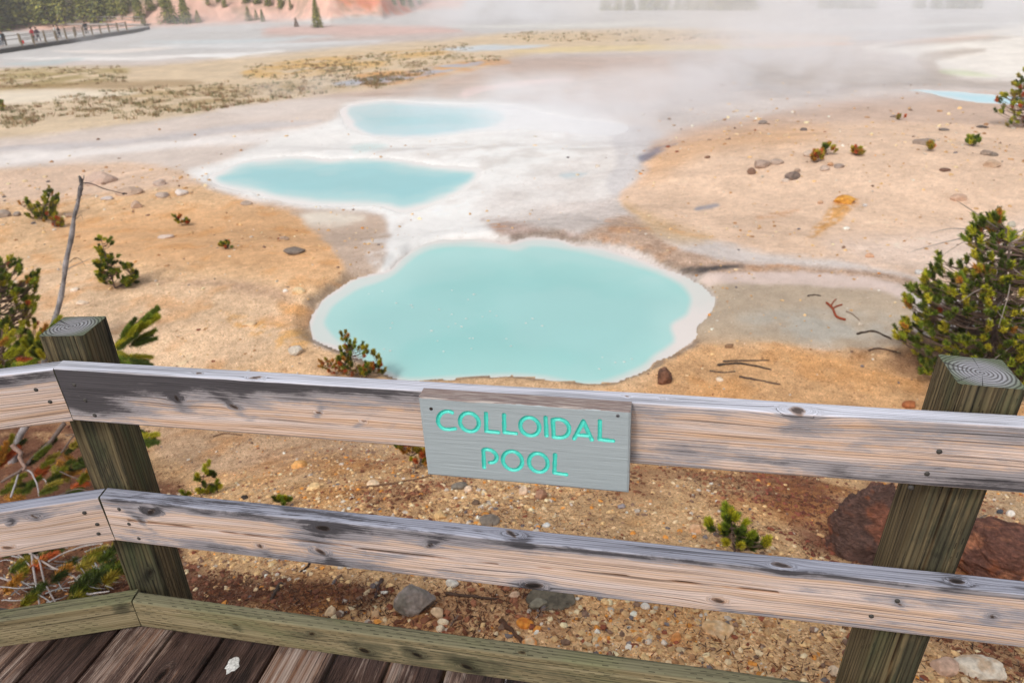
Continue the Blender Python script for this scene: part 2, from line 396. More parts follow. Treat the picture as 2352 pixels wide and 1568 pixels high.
    z([(1400,300),(1470,290),(1540,320),(1500,350),(1470,400),(1440,450),(1400,430),(1420,360)], (206,202,202), 8, .8, .35)
    z([(1105,505),(1150,505),(1240,520),(1330,538),(1340,552),(1250,548),(1180,556),(1140,540)], (186,160,148), 7, .75, .8, nz=(3,-.7,.1,48))
    z([(1280,402),(1310,398),(1350,402),(1330,410),(1295,410)], (186,200,204), 4, .8, .1)
    z([(810,338),(850,330),(890,334),(860,348),(820,352)], (206,224,222), 7, .7, .05)
    # tan banks: left, near, right
    TAN = (222,186,146)
    z([(-900,440),(0,392),(180,380),(300,378),(420,396),(450,420),(520,446),(600,470),(690,484),(740,520),(760,560),(800,610),(850,645),(800,660),(740,690),(712,735),(725,790),(780,810),(820,830),(860,800),(1100,780),(1400,800),(1560,800),(1598,790),(1606,760),(1700,750),(1900,800),(2100,780),(3300,900),(3300,3000),(-3300,3000)], TAN, 7, 1, .8)
    z([(-900,440),(0,392),(180,378),(330,378),(430,402),(450,425),(300,440),(0,470),(-600,520)], (222,196,176), 10, .8, .5)
    z([(130,520),(330,480),(560,470),(690,486),(740,530),(770,580),(800,620),(700,640),(560,620),(330,600),(160,570)], (216,170,124), 20, .8, .55)
    z([(0,620),(250,640),(560,660),(700,700),(690,780),(560,840),(0,900),(-300,800)], (226,196,164), 24, .7, .8)
    z([(520,720),(600,735),(700,760),(720,790),(640,800),(560,765)], (226,170,90), 8, .7, .8, nz=(7,-.25,.3,49))
    z([(640,690),(690,700),(720,730),(700,745),(650,715)], (216,152,74), 7, .5, .8, nz=(2,-.3,.3,50))
    z([(300,650),(420,660),(640,690),(700,700),(620,660),(440,645)], (168,136,118), 10, .5, .8, nz=(3,-.6,.3,51))
    # grey lobe on the neck
    z([(668,482),(760,484),(850,490),(886,506),(892,550),(886,600),(850,640),(806,640),(780,600),(740,545),(700,510)], (192,170,152), 7, .95, .4)
    z([(690,492),(740,486),(820,492),(840,505),(780,518),(710,516)], (222,212,198), 8, .9, .1)
    z([(840,560),(890,545),(900,590),(860,610)], (226,222,220), 9, .7, .3, nz=(3,-.5,.2,52))
    # right bank
    z([(1480,372),(1500,350),(1600,315),(1740,278),(1900,252),(2100,236),(2352,232),(2900,240),(2900,760),(2352,700),(2110,640),(1980,600),(1800,585),(1660,560),(1500,520),(1436,480),(1440,440),(1500,400)], (226,196,170), 7, 1, .5)
    z([(1560,300),(1760,262),(1980,225),(2352,214),(2700,212),(2700,300),(2352,290),(2060,280),(1850,290),(1680,320),(1560,345),(1490,352)], (200,176,160), 9, .85, .4)
    z([(1500,350),(1600,312),(1740,290),(1900,300),(1820,330),(1640,350),(1540,400),(1480,420),(1490,380)], (218,174,132), 18, .7, .5)
    z([(1440,470),(1500,500),(1640,545),(1560,560),(1470,520)], (204,170,122), 10, .6, .7)
    z([(1900,560),(2100,540),(2352,500),(2600,520),(2600,640),(2110,620)], (234,212,196), 22, .8, .5)
    z([(1930,452),(1968,456),(1955,480),(1900,530),(1860,545),(1885,505)], (220,158,66), 5, .75, .9, nz=(9,-.35,.15,53))
    z([(1740,490),(1820,478),(1825,486),(1745,498)], (206,152,108), 3, .6, .5, nz=(7,-.3,.2,66))
    z([(1595,474),(1640,464),(1650,470),(1600,482)], (150,148,156), 3, .9, .2)
    z([(1470,356),(1500,344),(1560,330),(1520,345),(1500,360),(1480,372)], (120,122,140), 4, .8, .3)
    z([(1440,500),(1560,570),(1700,600),(1980,618),(2110,655),(2120,676),(2020,650),(1900,630),(1640,630),(1560,620),(1440,560),(1330,545)], (188,158,134), 7, .85, 1.0)
    z([(1560,616),(1620,610),(1700,607),(1705,613),(1640,622),(1590,630)], (66,64,66), 3, .95, .5)
    z([(1606,646),(1640,640),(1780,640),(1960,652),(2060,684),(2100,712),(2085,790),(1960,800),(1800,790),(1620,790),(1604,740),(1640,700),(1636,670)], (184,166,144), 7, .95, .3)
    z([(1700,730),(1900,710),(2060,730),(2060,780),(1900,800),(1760,780)], (186,184,176), 16, .7, .3, nz=(2,-.5,.3,54))
    z([(1612,640),(1640,628),(1700,626),(1840,626),(1970,636),(2060,662),(2098,690),(2040,680),(1950,664),(1800,658),(1680,652),(1630,656)], (214,194,184), 4, .9, .15)
    z([(1590,790),(1800,800),(2000,810),(2200,830),(2200,960),(1800,950),(1300,910),(1480,890)], (214,166,116), 20, .7, .8)
    z([(1560,620),(1620,655),(1640,690),(1610,740),(1598,785),(1606,740),(1632,690),(1605,655)], (110,100,92), 4, .7, .6, nz=(4,-.5,.2,55))
    # near ground: reddish litter, ochre stains, dark duff below the pines
    z([(-3300,940),(0,930),(900,930),(2000,960),(3300,980),(3300,3000),(-3300,3000)], (226,186,138), 30, .85, 1)
    z([(330,960),(900,960),(940,1020),(700,1090),(420,1080)], (206,176,150), 20, .6, 1)
    z([(560,1080),(760,1040),(960,1080),(940,1160),(640,1130)], (196,138,76), 18, .6, 1, nz=(3,-.4,.3,56))
    z([(1720,1080),(1860,1080),(1960,1230),(1940,1290),(1860,1270),(1760,1160)], (128,74,58), 16, .8, 1, nz=(5,-.7,.1,57))
    z([(2060,1100),(2352,1130),(2700,1150),(2700,1420),(2352,1330),(2200,1280)], (230,202,166), 18, .7, 1)
    z([(1800,1080),(2050,1120),(2500,1300),(2500,1480),(2250,1440),(1950,1330)], (142,88,66), 22, .7, 1, nz=(4,-.5,.3,64))
    z([(880,1330),(1200,1370),(1560,1440),(1500,1500),(1100,1440),(860,1420)], (156,112,80), 16, .6, 1, nz=(5,-.3,.35,65))
    z([(-1500,1000),(60,960),(300,1010),(340,1090),(420,1120),(420,1290),(560,1330),(700,1330),(900,1360),(700,1420),(380,1400),(-1500,1500)], (104,62,46), 18, .92, 1, nz=(4,-1.0,-.1,58))
    z([(1950,800),(2150,780),(2352,800),(2700,820),(2700,1000),(2352,920),(2150,880),(2000,840)], (118,86,66), 18, .75, .9, nz=(3,-.7,.2,59))
    for (W, Wi, L) in POOLW[:2]:
        dd = -sdist(x, y, W, 1.2)+.05*fbm(x*2.5, y*2.5, oct=3, seed=12)
        cr = smooth(-.05, .03, dd)*smooth(.22 if L > -3 else .5, .05, dd+.12*fbm(x*4, y*4, oct=4, seed=91))*smooth(.35, .6, G)*.75
        C[:] = C*(1-cr[:, None])+alb(138, 122, 108)*cr[:, None]; G[:] = np.maximum(G, cr)
    n1 = fbm(x*1.3, y*1.3, oct=4, seed=60); n2 = fbm(x*9, y*9, oct=3, seed=61); n3 = fbm(x/2.2, y/2.2, oct=4, seed=62)
    near = 1-smooth(20, 60, r)
    hl = smooth(0, 6, r-foot(np.arctan2(x, y+CD)))
    gl = fbm(np.arctan2(x, y+CD)*55, r/40, oct=4, seed=95); g2 = fbm(x/3, y/3, oct=4, seed=96)
    C *= (1+hl*(.28*gl+.30*g2))[:, None]; sc = hl*smooth(.12, .4, g2)*.55; C = C*(1-sc[:, None])+alb(150,132,112)*sc[:, None]
    C *= (1+(0.20*n1+0.16*n2*near+0.14*n3)*np.minimum(.3+G, 1))[:, None]
    rust = smooth(.12, .42, fbm(x*1.5+7, y*1.5, oct=5, seed=67))*smooth(7.5, 5, r)*np.where(G > .7, .42, 0)
    C = C*(1-rust[:, None])+alb(150, 100, 68)*rust[:, None]
    warm = 0.35*smooth(0.05, 0.5, fbm(x*2.1, y*2.1, oct=4, seed=63))*np.where(G > .6, 1, 0)
    C = C*(1-warm[:, None])+alb(214, 146, 70)*warm[:, None]
    return np.clip(C, 0.01, 0.86), np.clip(G, 0, 1)

def ground():
    az = np.concatenate([np.linspace(YAW-math.radians(50), YAW+math.radians(50), 820), np.linspace(YAW+math.radians(50), YAW+math.radians(310), 90)[1:-1]])
    R = np.concatenate([[0.02, 0.3, 0.6], np.exp(np.linspace(math.log(0.9), math.log(260), 740)), [300, 360, 450, 600, 900, 1500, 2600, 4000]])
    A, RR = np.meshgrid(az, R); x = (RR*np.sin(A)).ravel(); y = (RR*np.cos(A)-CD).ravel()
    z = height(x, y)
    px, py, d = to_photo(x, y, z)
    px = np.where(np.isfinite(px) & (d > .3), px, -5000.); py = np.where(np.isfinite(py) & (d > .3), py, 1400.)
    px = np.clip(px, -6000, 8000); py = np.clip(py, -2000, 6000)
    Cc, G = zones(px, py, x, y, RR.ravel())
    na, nr = len(az), len(R)
    i = np.arange(nr-1)[:, None]*na; j = np.arange(na)[None, :]; jn = (j+1) % na
    q = np.stack([i+j, i+jn, i+na+jn, i+na+j], -1).reshape(-1, 4)
    me = make_mesh('ground', np.stack([x, y, z], 1), [q], True, {'Col': Cc, 'grav': G})
    m, nt, b, nd, lk = new_mat('ground_soil')
    P = geo_co(nd); c = attr(nd, 'Col'); g = attr(nd, 'grav', 'Fac')
    # pebbles: voronoi cells with their own tint
    out = c
    for sc_, amt in ((120, .55), (52, .22)):
        v = N(nd, 'TexVoronoi'); v.inputs['Scale'].default_value = sc_; v.inputs['Randomness'].default_value = 1
        mp = N(nd, 'Mapping'); mp.inputs['Scale'].default_value = (1, 1, .6); lk.new(P, mp.inputs['Vector']); lk.new(mp.outputs[0], v.inputs['Vector'])
        sep = N(nd, 'SeparateColor'); lk.new(v.outputs['Color'], sep.inputs[0])
        tint = ramp(nd, lk, sep.outputs[0], [(0.0, (.42, .33, .27)), (.2, (.74, .64, .55)), (.45, (1, 1, 1)), (.8, (1.15, 1.13, 1.1)), (.97, (1.5, 1.58, 1.7))])
        msk = math_(nd, lk, 'GREATER_THAN', sep.outputs[1], 1-amt)
        msk = math_(nd, lk, 'MULTIPLY', msk, g)
        tt = mixc(nd, lk, msk, (1, 1, 1), tint)
        out = mixc(nd, lk, 1.0, out, tt, 'MULTIPLY')
    n = noise_node(nd, lk, P, 160, 3, .7)
    out = mixc(nd, lk, 1.0, out, ramp(nd, lk, n, [(.3, .86), (.7, 1.12)]), 'MULTIPLY')
    n4 = noise_node(nd, lk, P, 6, 5, .65)
    out = mixc(nd, lk, math_(nd, lk, 'MULTIPLY', g, 1.0), out, mixc(nd, lk, 1.0, out, ramp(nd, lk, n4, [(.3, (.74, .70, .68)), (.62, (1.1, 1.1, 1.1))]), 'MULTIPLY'))
    lk.new(out, b.inputs['Base Color']); b.inputs['Roughness'].default_value = .92; b.inputs['Specular IOR Level'].default_value = .2
    h1 = noise_node(nd, lk, P, 55, 4, .7)
    bp = N(nd, 'Bump'); bp.inputs['Distance'].default_value = .02; lk.new(math_(nd, lk, 'MULTIPLY', g, .8), bp.inputs['Strength']); lk.new(h1, bp.inputs['Height']); lk.new(bp.outputs[0], b.inputs['Normal'])
    o = link('ground', me, mat=m); tag(o, 'bare sandy ground and pale geyser basin floor', kind='structure')
    return o
ground()

# ------------------------------------------------------------------ pool water
def pool(i, label):
    W, Win, L = POOLW[i]
    lo, hi = W.min(0)-.4, W.max(0)+.4; step = max((hi-lo).max()/230, .02)
    xs = np.arange(lo[0], hi[0], step); ys = np.arange(lo[1], hi[1], step)
    X, Y = np.meshgrid(xs, ys); x, y = X.ravel(), Y.ravel()
    px, py, d = to_photo(x, y, np.full(x.shape, L))
    pin = catmull(POOLS[i][1], 4)
    wob = fbm(x/1.1, y/1.1, oct=4, seed=70+i); wob2 = fbm(x*3, y*3, oct=2, seed=75)
    s = [9, 10, 7, 6][i]
    di = sdist(px, py, pin, 160)+wob*s*.55+wob2*1.5+(0, 4, 4, 0)[i]
    t = smooth(-s*.55, s*1.5, di)
    deep = [(158,205,202), (150,203,206), (164,210,215), (160,218,230)][i]; mid = [(170,212,208), (172,212,212), (188,218,222), (178,222,232)][i]; pale = [(224,216,211), (236,231,226), (236,234,232), (222,232,234)][i]
    t2 = smooth(10, 90 if i == 0 else 35, di+wob*12)
    C = alb(*pale)*(1-t[:, None])+alb(*mid)*t[:, None]
    C = C*(1-t2[:, None])+alb(*deep)*t2[:, None]
    if i == 2:
        f = smooth(1330, 1040, px)[:, None]; C = C*f+(alb(226,232,232)*t[:, None]*.6+alb(236,234,232)*(1-.6*t[:, None]))*(1-f)
    if i == 0:                                  # cloudy shallows inside a thin white rim, wide rim only on the right
        do = sdist(px, py, catmull(POOLS[0][0], 4), 60)+wob*5; sh = smooth(2, 11, do)*smooth(1560, 1440, px)*.75
        C = C*(1-sh[:, None]*(1-t[:, None]))+alb(200,214,210)*(sh*(1-t))[:, None]
        C = C*(1-.10*smooth(.0, .5, fbm(x*.7, y*.7, oct=4, seed=88))[:, None]*(1, .2, .25)); 
    C = C*(1+0.05*wob[:, None])
    # white specks of foam adrift
    if i == 0:
        r2 = np.random.default_rng(4)
    nx, ny = len(xs), len(ys); ii = np.arange(ny-1)[:, None]*nx; jj = np.arange(nx-1)[None, :]
    q = np.stack([ii+jj, ii+jj+1, ii+nx+jj+1, ii+nx+jj], -1).reshape(-1, 4)
    keep = (sdist(x, y, W, 1.0) > -.3)[q].all(1)
    me = make_mesh('water', np.stack([x, y, np.full(x.shape, L)], 1), [q[keep]], True, {'Col': C})
    o = link('pool_water', me, mat=WATER); tag(o, label, kind='structure')
m, nt, b, nd, lk = new_mat('milky_water')
P = geo_co(nd); lk.new(attr(nd, 'Col'), b.inputs['Base Color']); b.inputs['Roughness'].default_value = .16; b.inputs['IOR'].default_value = 1.33; b.inputs['Specular IOR Level'].default_value = .35
nn = noise_node(nd, lk, P, 9, 3); bump(nd, lk, b, nn, .06, .02)
WATER = m
for i, l in enumerate(['milky turquoise water of the near round pool', 'turquoise water of the middle pool on the white flat', 'pale turquoise water of the far pool', 'light blue stream behind the right bank']): pool(i, l)
def foam():
    g = Geo(); V, F = ico(1); r = np.random.default_rng(8)
    pts = q2([(908,507),(1015,527),(987,553),(635,570),(708,580),(714,590),(845,601),(907,625),(1058,636),(977,646),(616,667),(607,692),(890,686),(926,670),(955,685),(1094,610),(1127,632),(1270,668),(1303,646),(1350,681),(808,705),(837,755),(1010,742),(995,742),(1004,792),(1174,745),(1197,780),(866,806),(605,803),(575,795),(1752,857),(1790,843),(1645,835),(1708,860),(500,525),(568,512),(1630,892)], 612.5, 428.75, .46875)
    for px, py in pts:
        p = on_plane(px, py, z=-2.865)[0]; s = r.uniform(.009, .02)
        g.add(V*[s*1.4, s, .004]+p, F, None, (.8, .8, .78))
    o = link('foam', g.mesh('foam'), mat=mat_vcol('foam_white', .7, .05)); tag(o, 'white foam specks adrift on the near pool', 'foam', kind='stuff')
foam()

# ------------------------------------------------------------------ timber
def wood_mat(name, fresh, fresh2, grey, dark, top, fine=230., line=.55, rough=.85, bstr=.35, slits=False, green=None, slit_n=(.42, .52)):
    m, nt, b, nd, lk = new_mat(name)
    g = attr(nd, 'grain', 'Vector'); st = attr(nd, 'stain', 'Fac'); tp = attr(nd, 'top', 'Fac'); kn = attr(nd, 'knot', 'Fac')
    sd = attr(nd, 'seed', 'Fac')
    sx = N(nd, 'SeparateXYZ'); lk.new(g, sx.inputs[0])
    def coord(a, c):
        cb = N(nd, 'CombineXYZ'); lk.new(math_(nd, lk, 'MULTIPLY', sx.outputs[0], a), cb.inputs[0]); lk.new(math_(nd, lk, 'MULTIPLY', sx.outputs[1], c), cb.inputs[1]); lk.new(sd, cb.inputs[2]); return cb.outputs[0]
    fineN = noise_node(nd, lk, coord(5, fine), 1, 4, .65, .1)
    medN = noise_node(nd, lk, coord(1.3, 70), 1, 3, .55, .3)
    bigN = noise_node(nd, lk, coord(1.1, 14), 1, 5, .6, .4)
    blotN = noise_node(nd, lk, coord(9, 26), 1, 5, .7, .5)
    # annual rings: sine of the warped grain coordinate
    ph = math_(nd, lk, 'ADD', math_(nd, lk, 'MULTIPLY', sx.outputs[1], fine*4.6), math_(nd, lk, 'MULTIPLY', noise_node(nd, lk, coord(.9, 12), 1, 2, .5, .2), 20.))
    ring = math_(nd, lk, 'MULTIPLY_ADD', math_(nd, lk, 'SINE', ph), .5); ring.node.inputs[2].default_value = .5
    ringd = math_(nd, lk, 'POWER', ring, 4.0)
    base = mixc(nd, lk, ramp(nd, lk, medN, [(.35, 0.), (.65, 1.)]), fresh, fresh2)
    # weathering
    wsum = math_(nd, lk, 'ADD', st, math_(nd, lk, 'MULTIPLY', math_(nd, lk, 'SUBTRACT', bigN, .5), 2.2))
    wsum = math_(nd, lk, 'ADD', wsum, math_(nd, lk, 'MULTIPLY', math_(nd, lk, 'SUBTRACT', blotN, .5), 1.3))
    wsum = math_(nd, lk, 'ADD', wsum, math_(nd, lk, 'MULTIPLY', math_(nd, lk, 'SUBTRACT', fineN, .5), 1.5))
    c = mixc(nd, lk, ramp(nd, lk, wsum, [(.22, 0.), (.55, 1.)]), base, grey)
    c = mixc(nd, lk, ramp(nd, lk, wsum, [(.70, 0.), (1.15, .88)]), c, dark)
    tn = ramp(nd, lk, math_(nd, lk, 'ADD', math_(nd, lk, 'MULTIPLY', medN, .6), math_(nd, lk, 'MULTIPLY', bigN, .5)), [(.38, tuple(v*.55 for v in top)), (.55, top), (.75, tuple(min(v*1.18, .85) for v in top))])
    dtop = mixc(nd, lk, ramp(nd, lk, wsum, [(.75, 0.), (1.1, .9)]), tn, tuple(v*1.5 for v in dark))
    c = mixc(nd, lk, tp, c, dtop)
    if green is not None:
        c = mixc(nd, lk, ramp(nd, lk, noise_node(nd, lk, coord(3, 9), 1, 4, .6), [(.5, 0.), (.75, .8)]), c, green)
    # dark ring lines and checks
    rl = mixc(nd, lk, math_(nd, lk, 'MULTIPLY', ringd, line), (1, 1, 1), (.45, .42, .40))
    c = mixc(nd, lk, 1.0, c, rl, 'MULTIPLY')
    chk = ramp(nd, lk, noise_node(nd, lk, coord(2.4, fine*1.25), 1, 2, .5), [(.60, 0.), (.65, 1.)])
    c = mixc(nd, lk, math_(nd, lk, 'MULTIPLY', chk, .60), c, tuple(v*.6 for v in dark))
    c = mixc(nd, lk, 1.0, c, ramp(nd, lk, fineN, [(.25, .66), (.5, 1.0), (.75, 1.14)]), 'MULTIPLY')
    if slits:
        fx = math_(nd, lk, 'FRACT', math_(nd, lk, 'ADD', math_(nd, lk, 'MULTIPLY', sx.outputs[0], 28.), math_(nd, lk, 'MULTIPLY', math_(nd, lk, 'FLOOR', math_(nd, lk, 'MULTIPLY', sx.outputs[2], 105.)), .37)))
        fy = math_(nd, lk, 'FRACT', math_(nd, lk, 'MULTIPLY', sx.outputs[2], 105.))
        s1 = math_(nd, lk, 'MULTIPLY', math_(nd, lk, 'LESS_THAN', fx, .42), math_(nd, lk, 'LESS_THAN', fy, .20))
        s1 = math_(nd, lk, 'MULTIPLY', s1, ramp(nd, lk, noise_node(nd, lk, coord(14, 12), 1, 2), [(slit_n[0], 0.), (slit_n[1], .8)]))
        c = mixc(nd, lk, s1, c, tuple(v*.5 for v in dark))
    kc = ramp(nd, lk, math_(nd, lk, 'ADD', kn, math_(nd, lk, 'MULTIPLY', math_(nd, lk, 'SUBTRACT', fineN, .5), .5)), [(0.15, (1, 1, 1)), (.45, (.72, .58, .48)), (.9, (.20, .15, .12))])
    c = mixc(nd, lk, 1.0, c, kc, 'MULTIPLY')
    lk.new(c, b.inputs['Base Color']); b.inputs['Roughness'].default_value = rough; b.inputs['Specular IOR Level'].default_value = .25
    hh = math_(nd, lk, 'SUBTRACT', math_(nd, lk, 'ADD', math_(nd, lk, 'MULTIPLY', fineN, .8), math_(nd, lk, 'MULTIPLY', medN, .5)), math_(nd, lk, 'ADD', math_(nd, lk, 'MULTIPLY', ringd, .3), math_(nd, lk, 'MULTIPLY', chk, .8)))
    bump(nd, lk, b, hh, bstr, .004)
    return m
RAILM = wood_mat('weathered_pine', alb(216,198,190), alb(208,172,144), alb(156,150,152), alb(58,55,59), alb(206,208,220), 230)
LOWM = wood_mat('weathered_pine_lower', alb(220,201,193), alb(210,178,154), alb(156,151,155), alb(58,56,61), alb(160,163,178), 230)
POSTM = wood_mat('treated_post', alb(118,104,76), alb(74,64,46), alb(70,66,50), alb(24,22,17), alb(120,122,104), 120, line=.95, bstr=.8, slits=True, green=alb(76,84,56), slit_n=(.55, .62))
KERBM = wood_mat('treated_kerb', alb(158,144,112), alb(128,114,84), alb(100,94,72), alb(48,44,34), alb(118,114,90), 180, line=.4, bstr=.4, slits=True, green=alb(118,120,84))
PLANKM = wood_mat('deck_plank', alb(168,152,142), alb(124,92,74), alb(78,60,54), alb(26,20,19), alb(92,72,64), 210, line=.5, bstr=.7, rough=.5)

def beam(name, L, t, h, mat, place, knots=(), stains=(), cut0=0., cut1=0., wob=.0015, seed=0, parent=None, step=.006, endm=None, topstain=.0, base=.2, edge=.35, rnd=.004, flat_top=False, splits=()):
    """sawn timber along +x, front face y=0, back y=t, z 0..h; grain flows round its knots"""
    nf, ntp = max(int(h/.0045), 4), max(int(t/.0045), 4)
    def arc(cx, cy, a0):
        return [(cx+rnd*math.cos(a), cy+rnd*math.sin(a)) for a in (a0, a0-.52, a0-1.05, a0-1.57)]
    sec = [(0, z) for z in np.linspace(rnd, h-rnd, nf)]+arc(rnd, h-rnd, math.pi)[1:-1]
    sec += [(y, h) for y in np.linspace(rnd, t-rnd, ntp)]+arc(t-rnd, h-rnd, math.pi/2)[1:-1]
    sec += [(t, z) for z in np.linspace(h-rnd, rnd, max(nf//3, 4))]+arc(t-rnd, rnd, 0)[1:-1]
    sec += [(y, 0) for y in np.linspace(t-rnd, rnd, max(ntp//2, 3))]+arc(rnd, rnd, -math.pi/2)[1:-1]
    sec = np.array(sec); s = np.concatenate([[0], np.cumsum(np.hypot(*np.diff(sec, axis=0).T))])
    n = len(sec); nx = max(int(L/step), 3); u = np.linspace(0, 1, nx)
    Y = np.tile(sec[:, 0], (nx, 1)); Z = np.tile(sec[:, 1], (nx, 1)); S = np.tile(s+rnd, (nx, 1))
    X = u[:, None]*np.ones(n)[None, :]*L
    X = X+(cut0*Y)*(1-u[:, None])+(cut1*Y)*u[:, None]
    x, y, z, sv = X.ravel(), Y.ravel(), Z.ravel(), S.ravel()
    psi = sv+.0035*fbm(x*1.4+seed, sv*12, oct=2, seed=seed+40)+.0012*fbm(x*7, sv*25, oct=2, seed=seed+41); kn = np.zeros(len(x)); stn = np.full(len(x), base)
    bumpz = np.zeros(len(x))
    for (kx, ks, R) in knots:
        dx = (x-kx)/2.6; dv = sv-ks; d = np.hypot(dx, dv)+1e-6
        near = d < R*9
        psi = np.where(near, psi-dv*(R*R*1.0)/(d*d+R*R*.25)*smooth(R*9, R*2, d), psi)
        psi = np.where(d < R, psi+d*3, psi)
        el = .55+1.3*abs(math.sin(kx*37+ks*91)); sk = 1.1*math.sin(kx*53)
        xx = (x-kx)-sk*dv; dk = np.hypot(xx/el, dv*el**.5)*(1+.35*fbm(x*60+kx, sv*60, oct=2, seed=seed+42))
        kn = np.maximum(kn, smooth(R*1.1, R*.35, dk)); fl = fbm(x*22+kx, sv*40, oct=3, seed=seed+43)
        stn += (.42+.6*fl)*np.exp(-(xx/(R*2.6))**2-(dv/(R*4.2))**2)
        bumpz += .12*R*np.exp(-(d/(R*1.6))**2)
    for (kx, ks, rx, rs, a) in stains: stn += a*np.exp(-((x-kx)/rx)**2-((sv-ks)/rs)**2)
    front = (sec[:, 0] < rnd*.9); F = np.tile(front, (nx, 1)).ravel()
    topf = smooth(h-rnd*1.2, h-rnd*.1, z)*(y > .0002)*(y < t*1.01)
    ev = np.clip(.55+1.3*fbm(x*1.1+seed*7, x*0, oct=3, seed=seed+2), 0, 1.5)
    stn = np.where(F, stn+edge*ev*np.exp(-((h-z)/.020)**2)+.16*np.exp(-(z/.008)**2), stn); stn = np.where(topf > .3, topstain+(stn-base)*.4, stn)
    o = fbm(x*2.2+seed, sv*9, oct=3, seed=seed)*wob; oz = fbm(x*1.6+9*seed, z*0, oct=3, seed=seed+1)*wob*1.3
    nyv = np.where(F, -1., np.where(y > t-rnd*.5, 1., 0)); nzv = np.where(topf > .3, 1., np.where(z < rnd*.5, -1., 0))
    ck = np.zeros(len(x))
    for (xa, xb, za, zb, wd) in splits:      # a drying split: a narrow groove along the face
        zc = za+(zb-za)*(x-xa)/(xb-xa)+.0022*fbm(x*14, x*0, oct=3, seed=seed+5)
        a = np.where(F & (x > xa) & (x < xb), np.exp(-((z-zc)/wd)**2), 0); ck = np.maximum(ck, a)
    y = y+nyv*(o+bumpz*(F))-nyv*0+ck*.004*F; z = z+nzv*(o)+oz*np.where(topf > .3, 1, .3)
    kn = np.maximum(kn, ck*1.1)
    V = np.stack([x, y, z], 1)
    i = np.arange(nx-1)[:, None]*n; j = np.arange(n)[None, :]; jn = (j+1) % n
    q = np.stack([i+j, i+jn, i+n+jn, i+n+j], -1).reshape(-1, 4)[:, ::-1]
    att = {'grain': np.stack([x, psi, sv], 1), 'stain': stn, 'top': topf, 'knot': kn, 'seed': np.full(len(x), seed*3.7+1.3)}
    # end caps: a fan each
    c0 = np.array([[x[:n].mean(), t/2, h/2], [x[-n:].mean(), t/2, h/2]]); a = len(V)
    V = np.vstack([V, V[:n], V[-n:], c0]); m0 = a; m1 = a+n; cc = a+2*n
    tri = [[cc, m0+k, m0+(k+1) % n] for k in range(n)]+[[cc+1, m1+(k+1) % n, m1+k] for k in range(n)]
    for k in att:
        A = att[k]; A = A if A.ndim > 1 else A[:, None]
        B = np.vstack([A, A[:n], A[-n-0:][:n] if False else A[(nx-1)*n:nx*n], A[:1], A[:1]]); att[k] = B if B.shape[1] > 1 else B[:, 0]
    mi = np.concatenate([np.ones(len(tri), int), np.zeros(len(q), int)])
    V = V@np.array(place)[:3, :3].T+np.array(place)[:3, 3]
    me = make_mesh(name, V, [np.array(tri), q], True, att, [mat, endm or END], mi)
    return link(name, me, parent)
def frame(o, xdir, zdir=(0, 0, 1), ydir=None):
    x = np.array(xdir, float); x /= np.linalg.norm(x); z = np.array(zdir, float); z = z-x*(z@x); z /= np.linalg.norm(z); y = np.cross(z, x)
    m = np.eye(4); m[:3, 0] = x; m[:3, 1] = y; m[:3, 2] = z; m[:3, 3] = o; return m
def end_mat(name, ca, cb, green, off=(0, 0, 0), sc=260.):
    m, nt, b, nd, lk = new_mat(name); co = obj_co(nd)
    mp = N(nd, 'Mapping'); mp.inputs['Location'].default_value = off; lk.new(co, mp.inputs['Vector'])
    dn = noise_node(nd, lk, mp.outputs[0], 30, 3)
    vl = N(nd, 'VectorMath', operation='LENGTH'); fl = N(nd, 'VectorMath', operation='MULTIPLY'); fl.inputs[1].default_value = (1, 1, 0); lk.new(mp.outputs[0], fl.inputs[0]); lk.new(fl.outputs[0], vl.inputs[0])
    ph = math_(nd, lk, 'ADD', math_(nd, lk, 'MULTIPLY', vl.outputs['Value'], sc*4.2), math_(nd, lk, 'MULTIPLY', dn, 9.))
    s = math_(nd, lk, 'MULTIPLY_ADD', math_(nd, lk, 'SINE', ph), .5); s.node.inputs[2].default_value = .5
    s = math_(nd, lk, 'POWER', s, 2.5)
    c = mixc(nd, lk, s, ca, cb)
    c = mixc(nd, lk, ramp(nd, lk, vl.outputs['Value'], [(.035, 0.), (.062, .85)]), c, mixc(nd, lk, s, green, tuple(v*.4 for v in green)))
    # radial drying checks
    sx = N(nd, 'SeparateXYZ'); lk.new(mp.outputs[0], sx.inputs[0])
    an = math_(nd, lk, 'ARCTAN2', sx.outputs[1], sx.outputs[0]); nn = N(nd, 'TexNoise'); nn.noise_dimensions = '1D'; nn.inputs['Scale'].default_value = 5.; lk.new(an, nn.inputs['W']); nn.inputs['Detail'].default_value = 3
    ck = ramp(nd, lk, nn.outputs['Fac'], [(.66, 0.), (.70, 1.)])
    c = mixc(nd, lk, ck, c, tuple(v*.3 for v in cb))
    lk.new(c, b.inputs['Base Color']); b.inputs['Roughness'].default_value = .9
    bump(nd, lk, b, math_(nd, lk, 'SUBTRACT', 1., s), .8, .003)
    return m
END = end_mat('end_grain', alb(150,140,128), alb(84,78,72), alb(120,118,90))

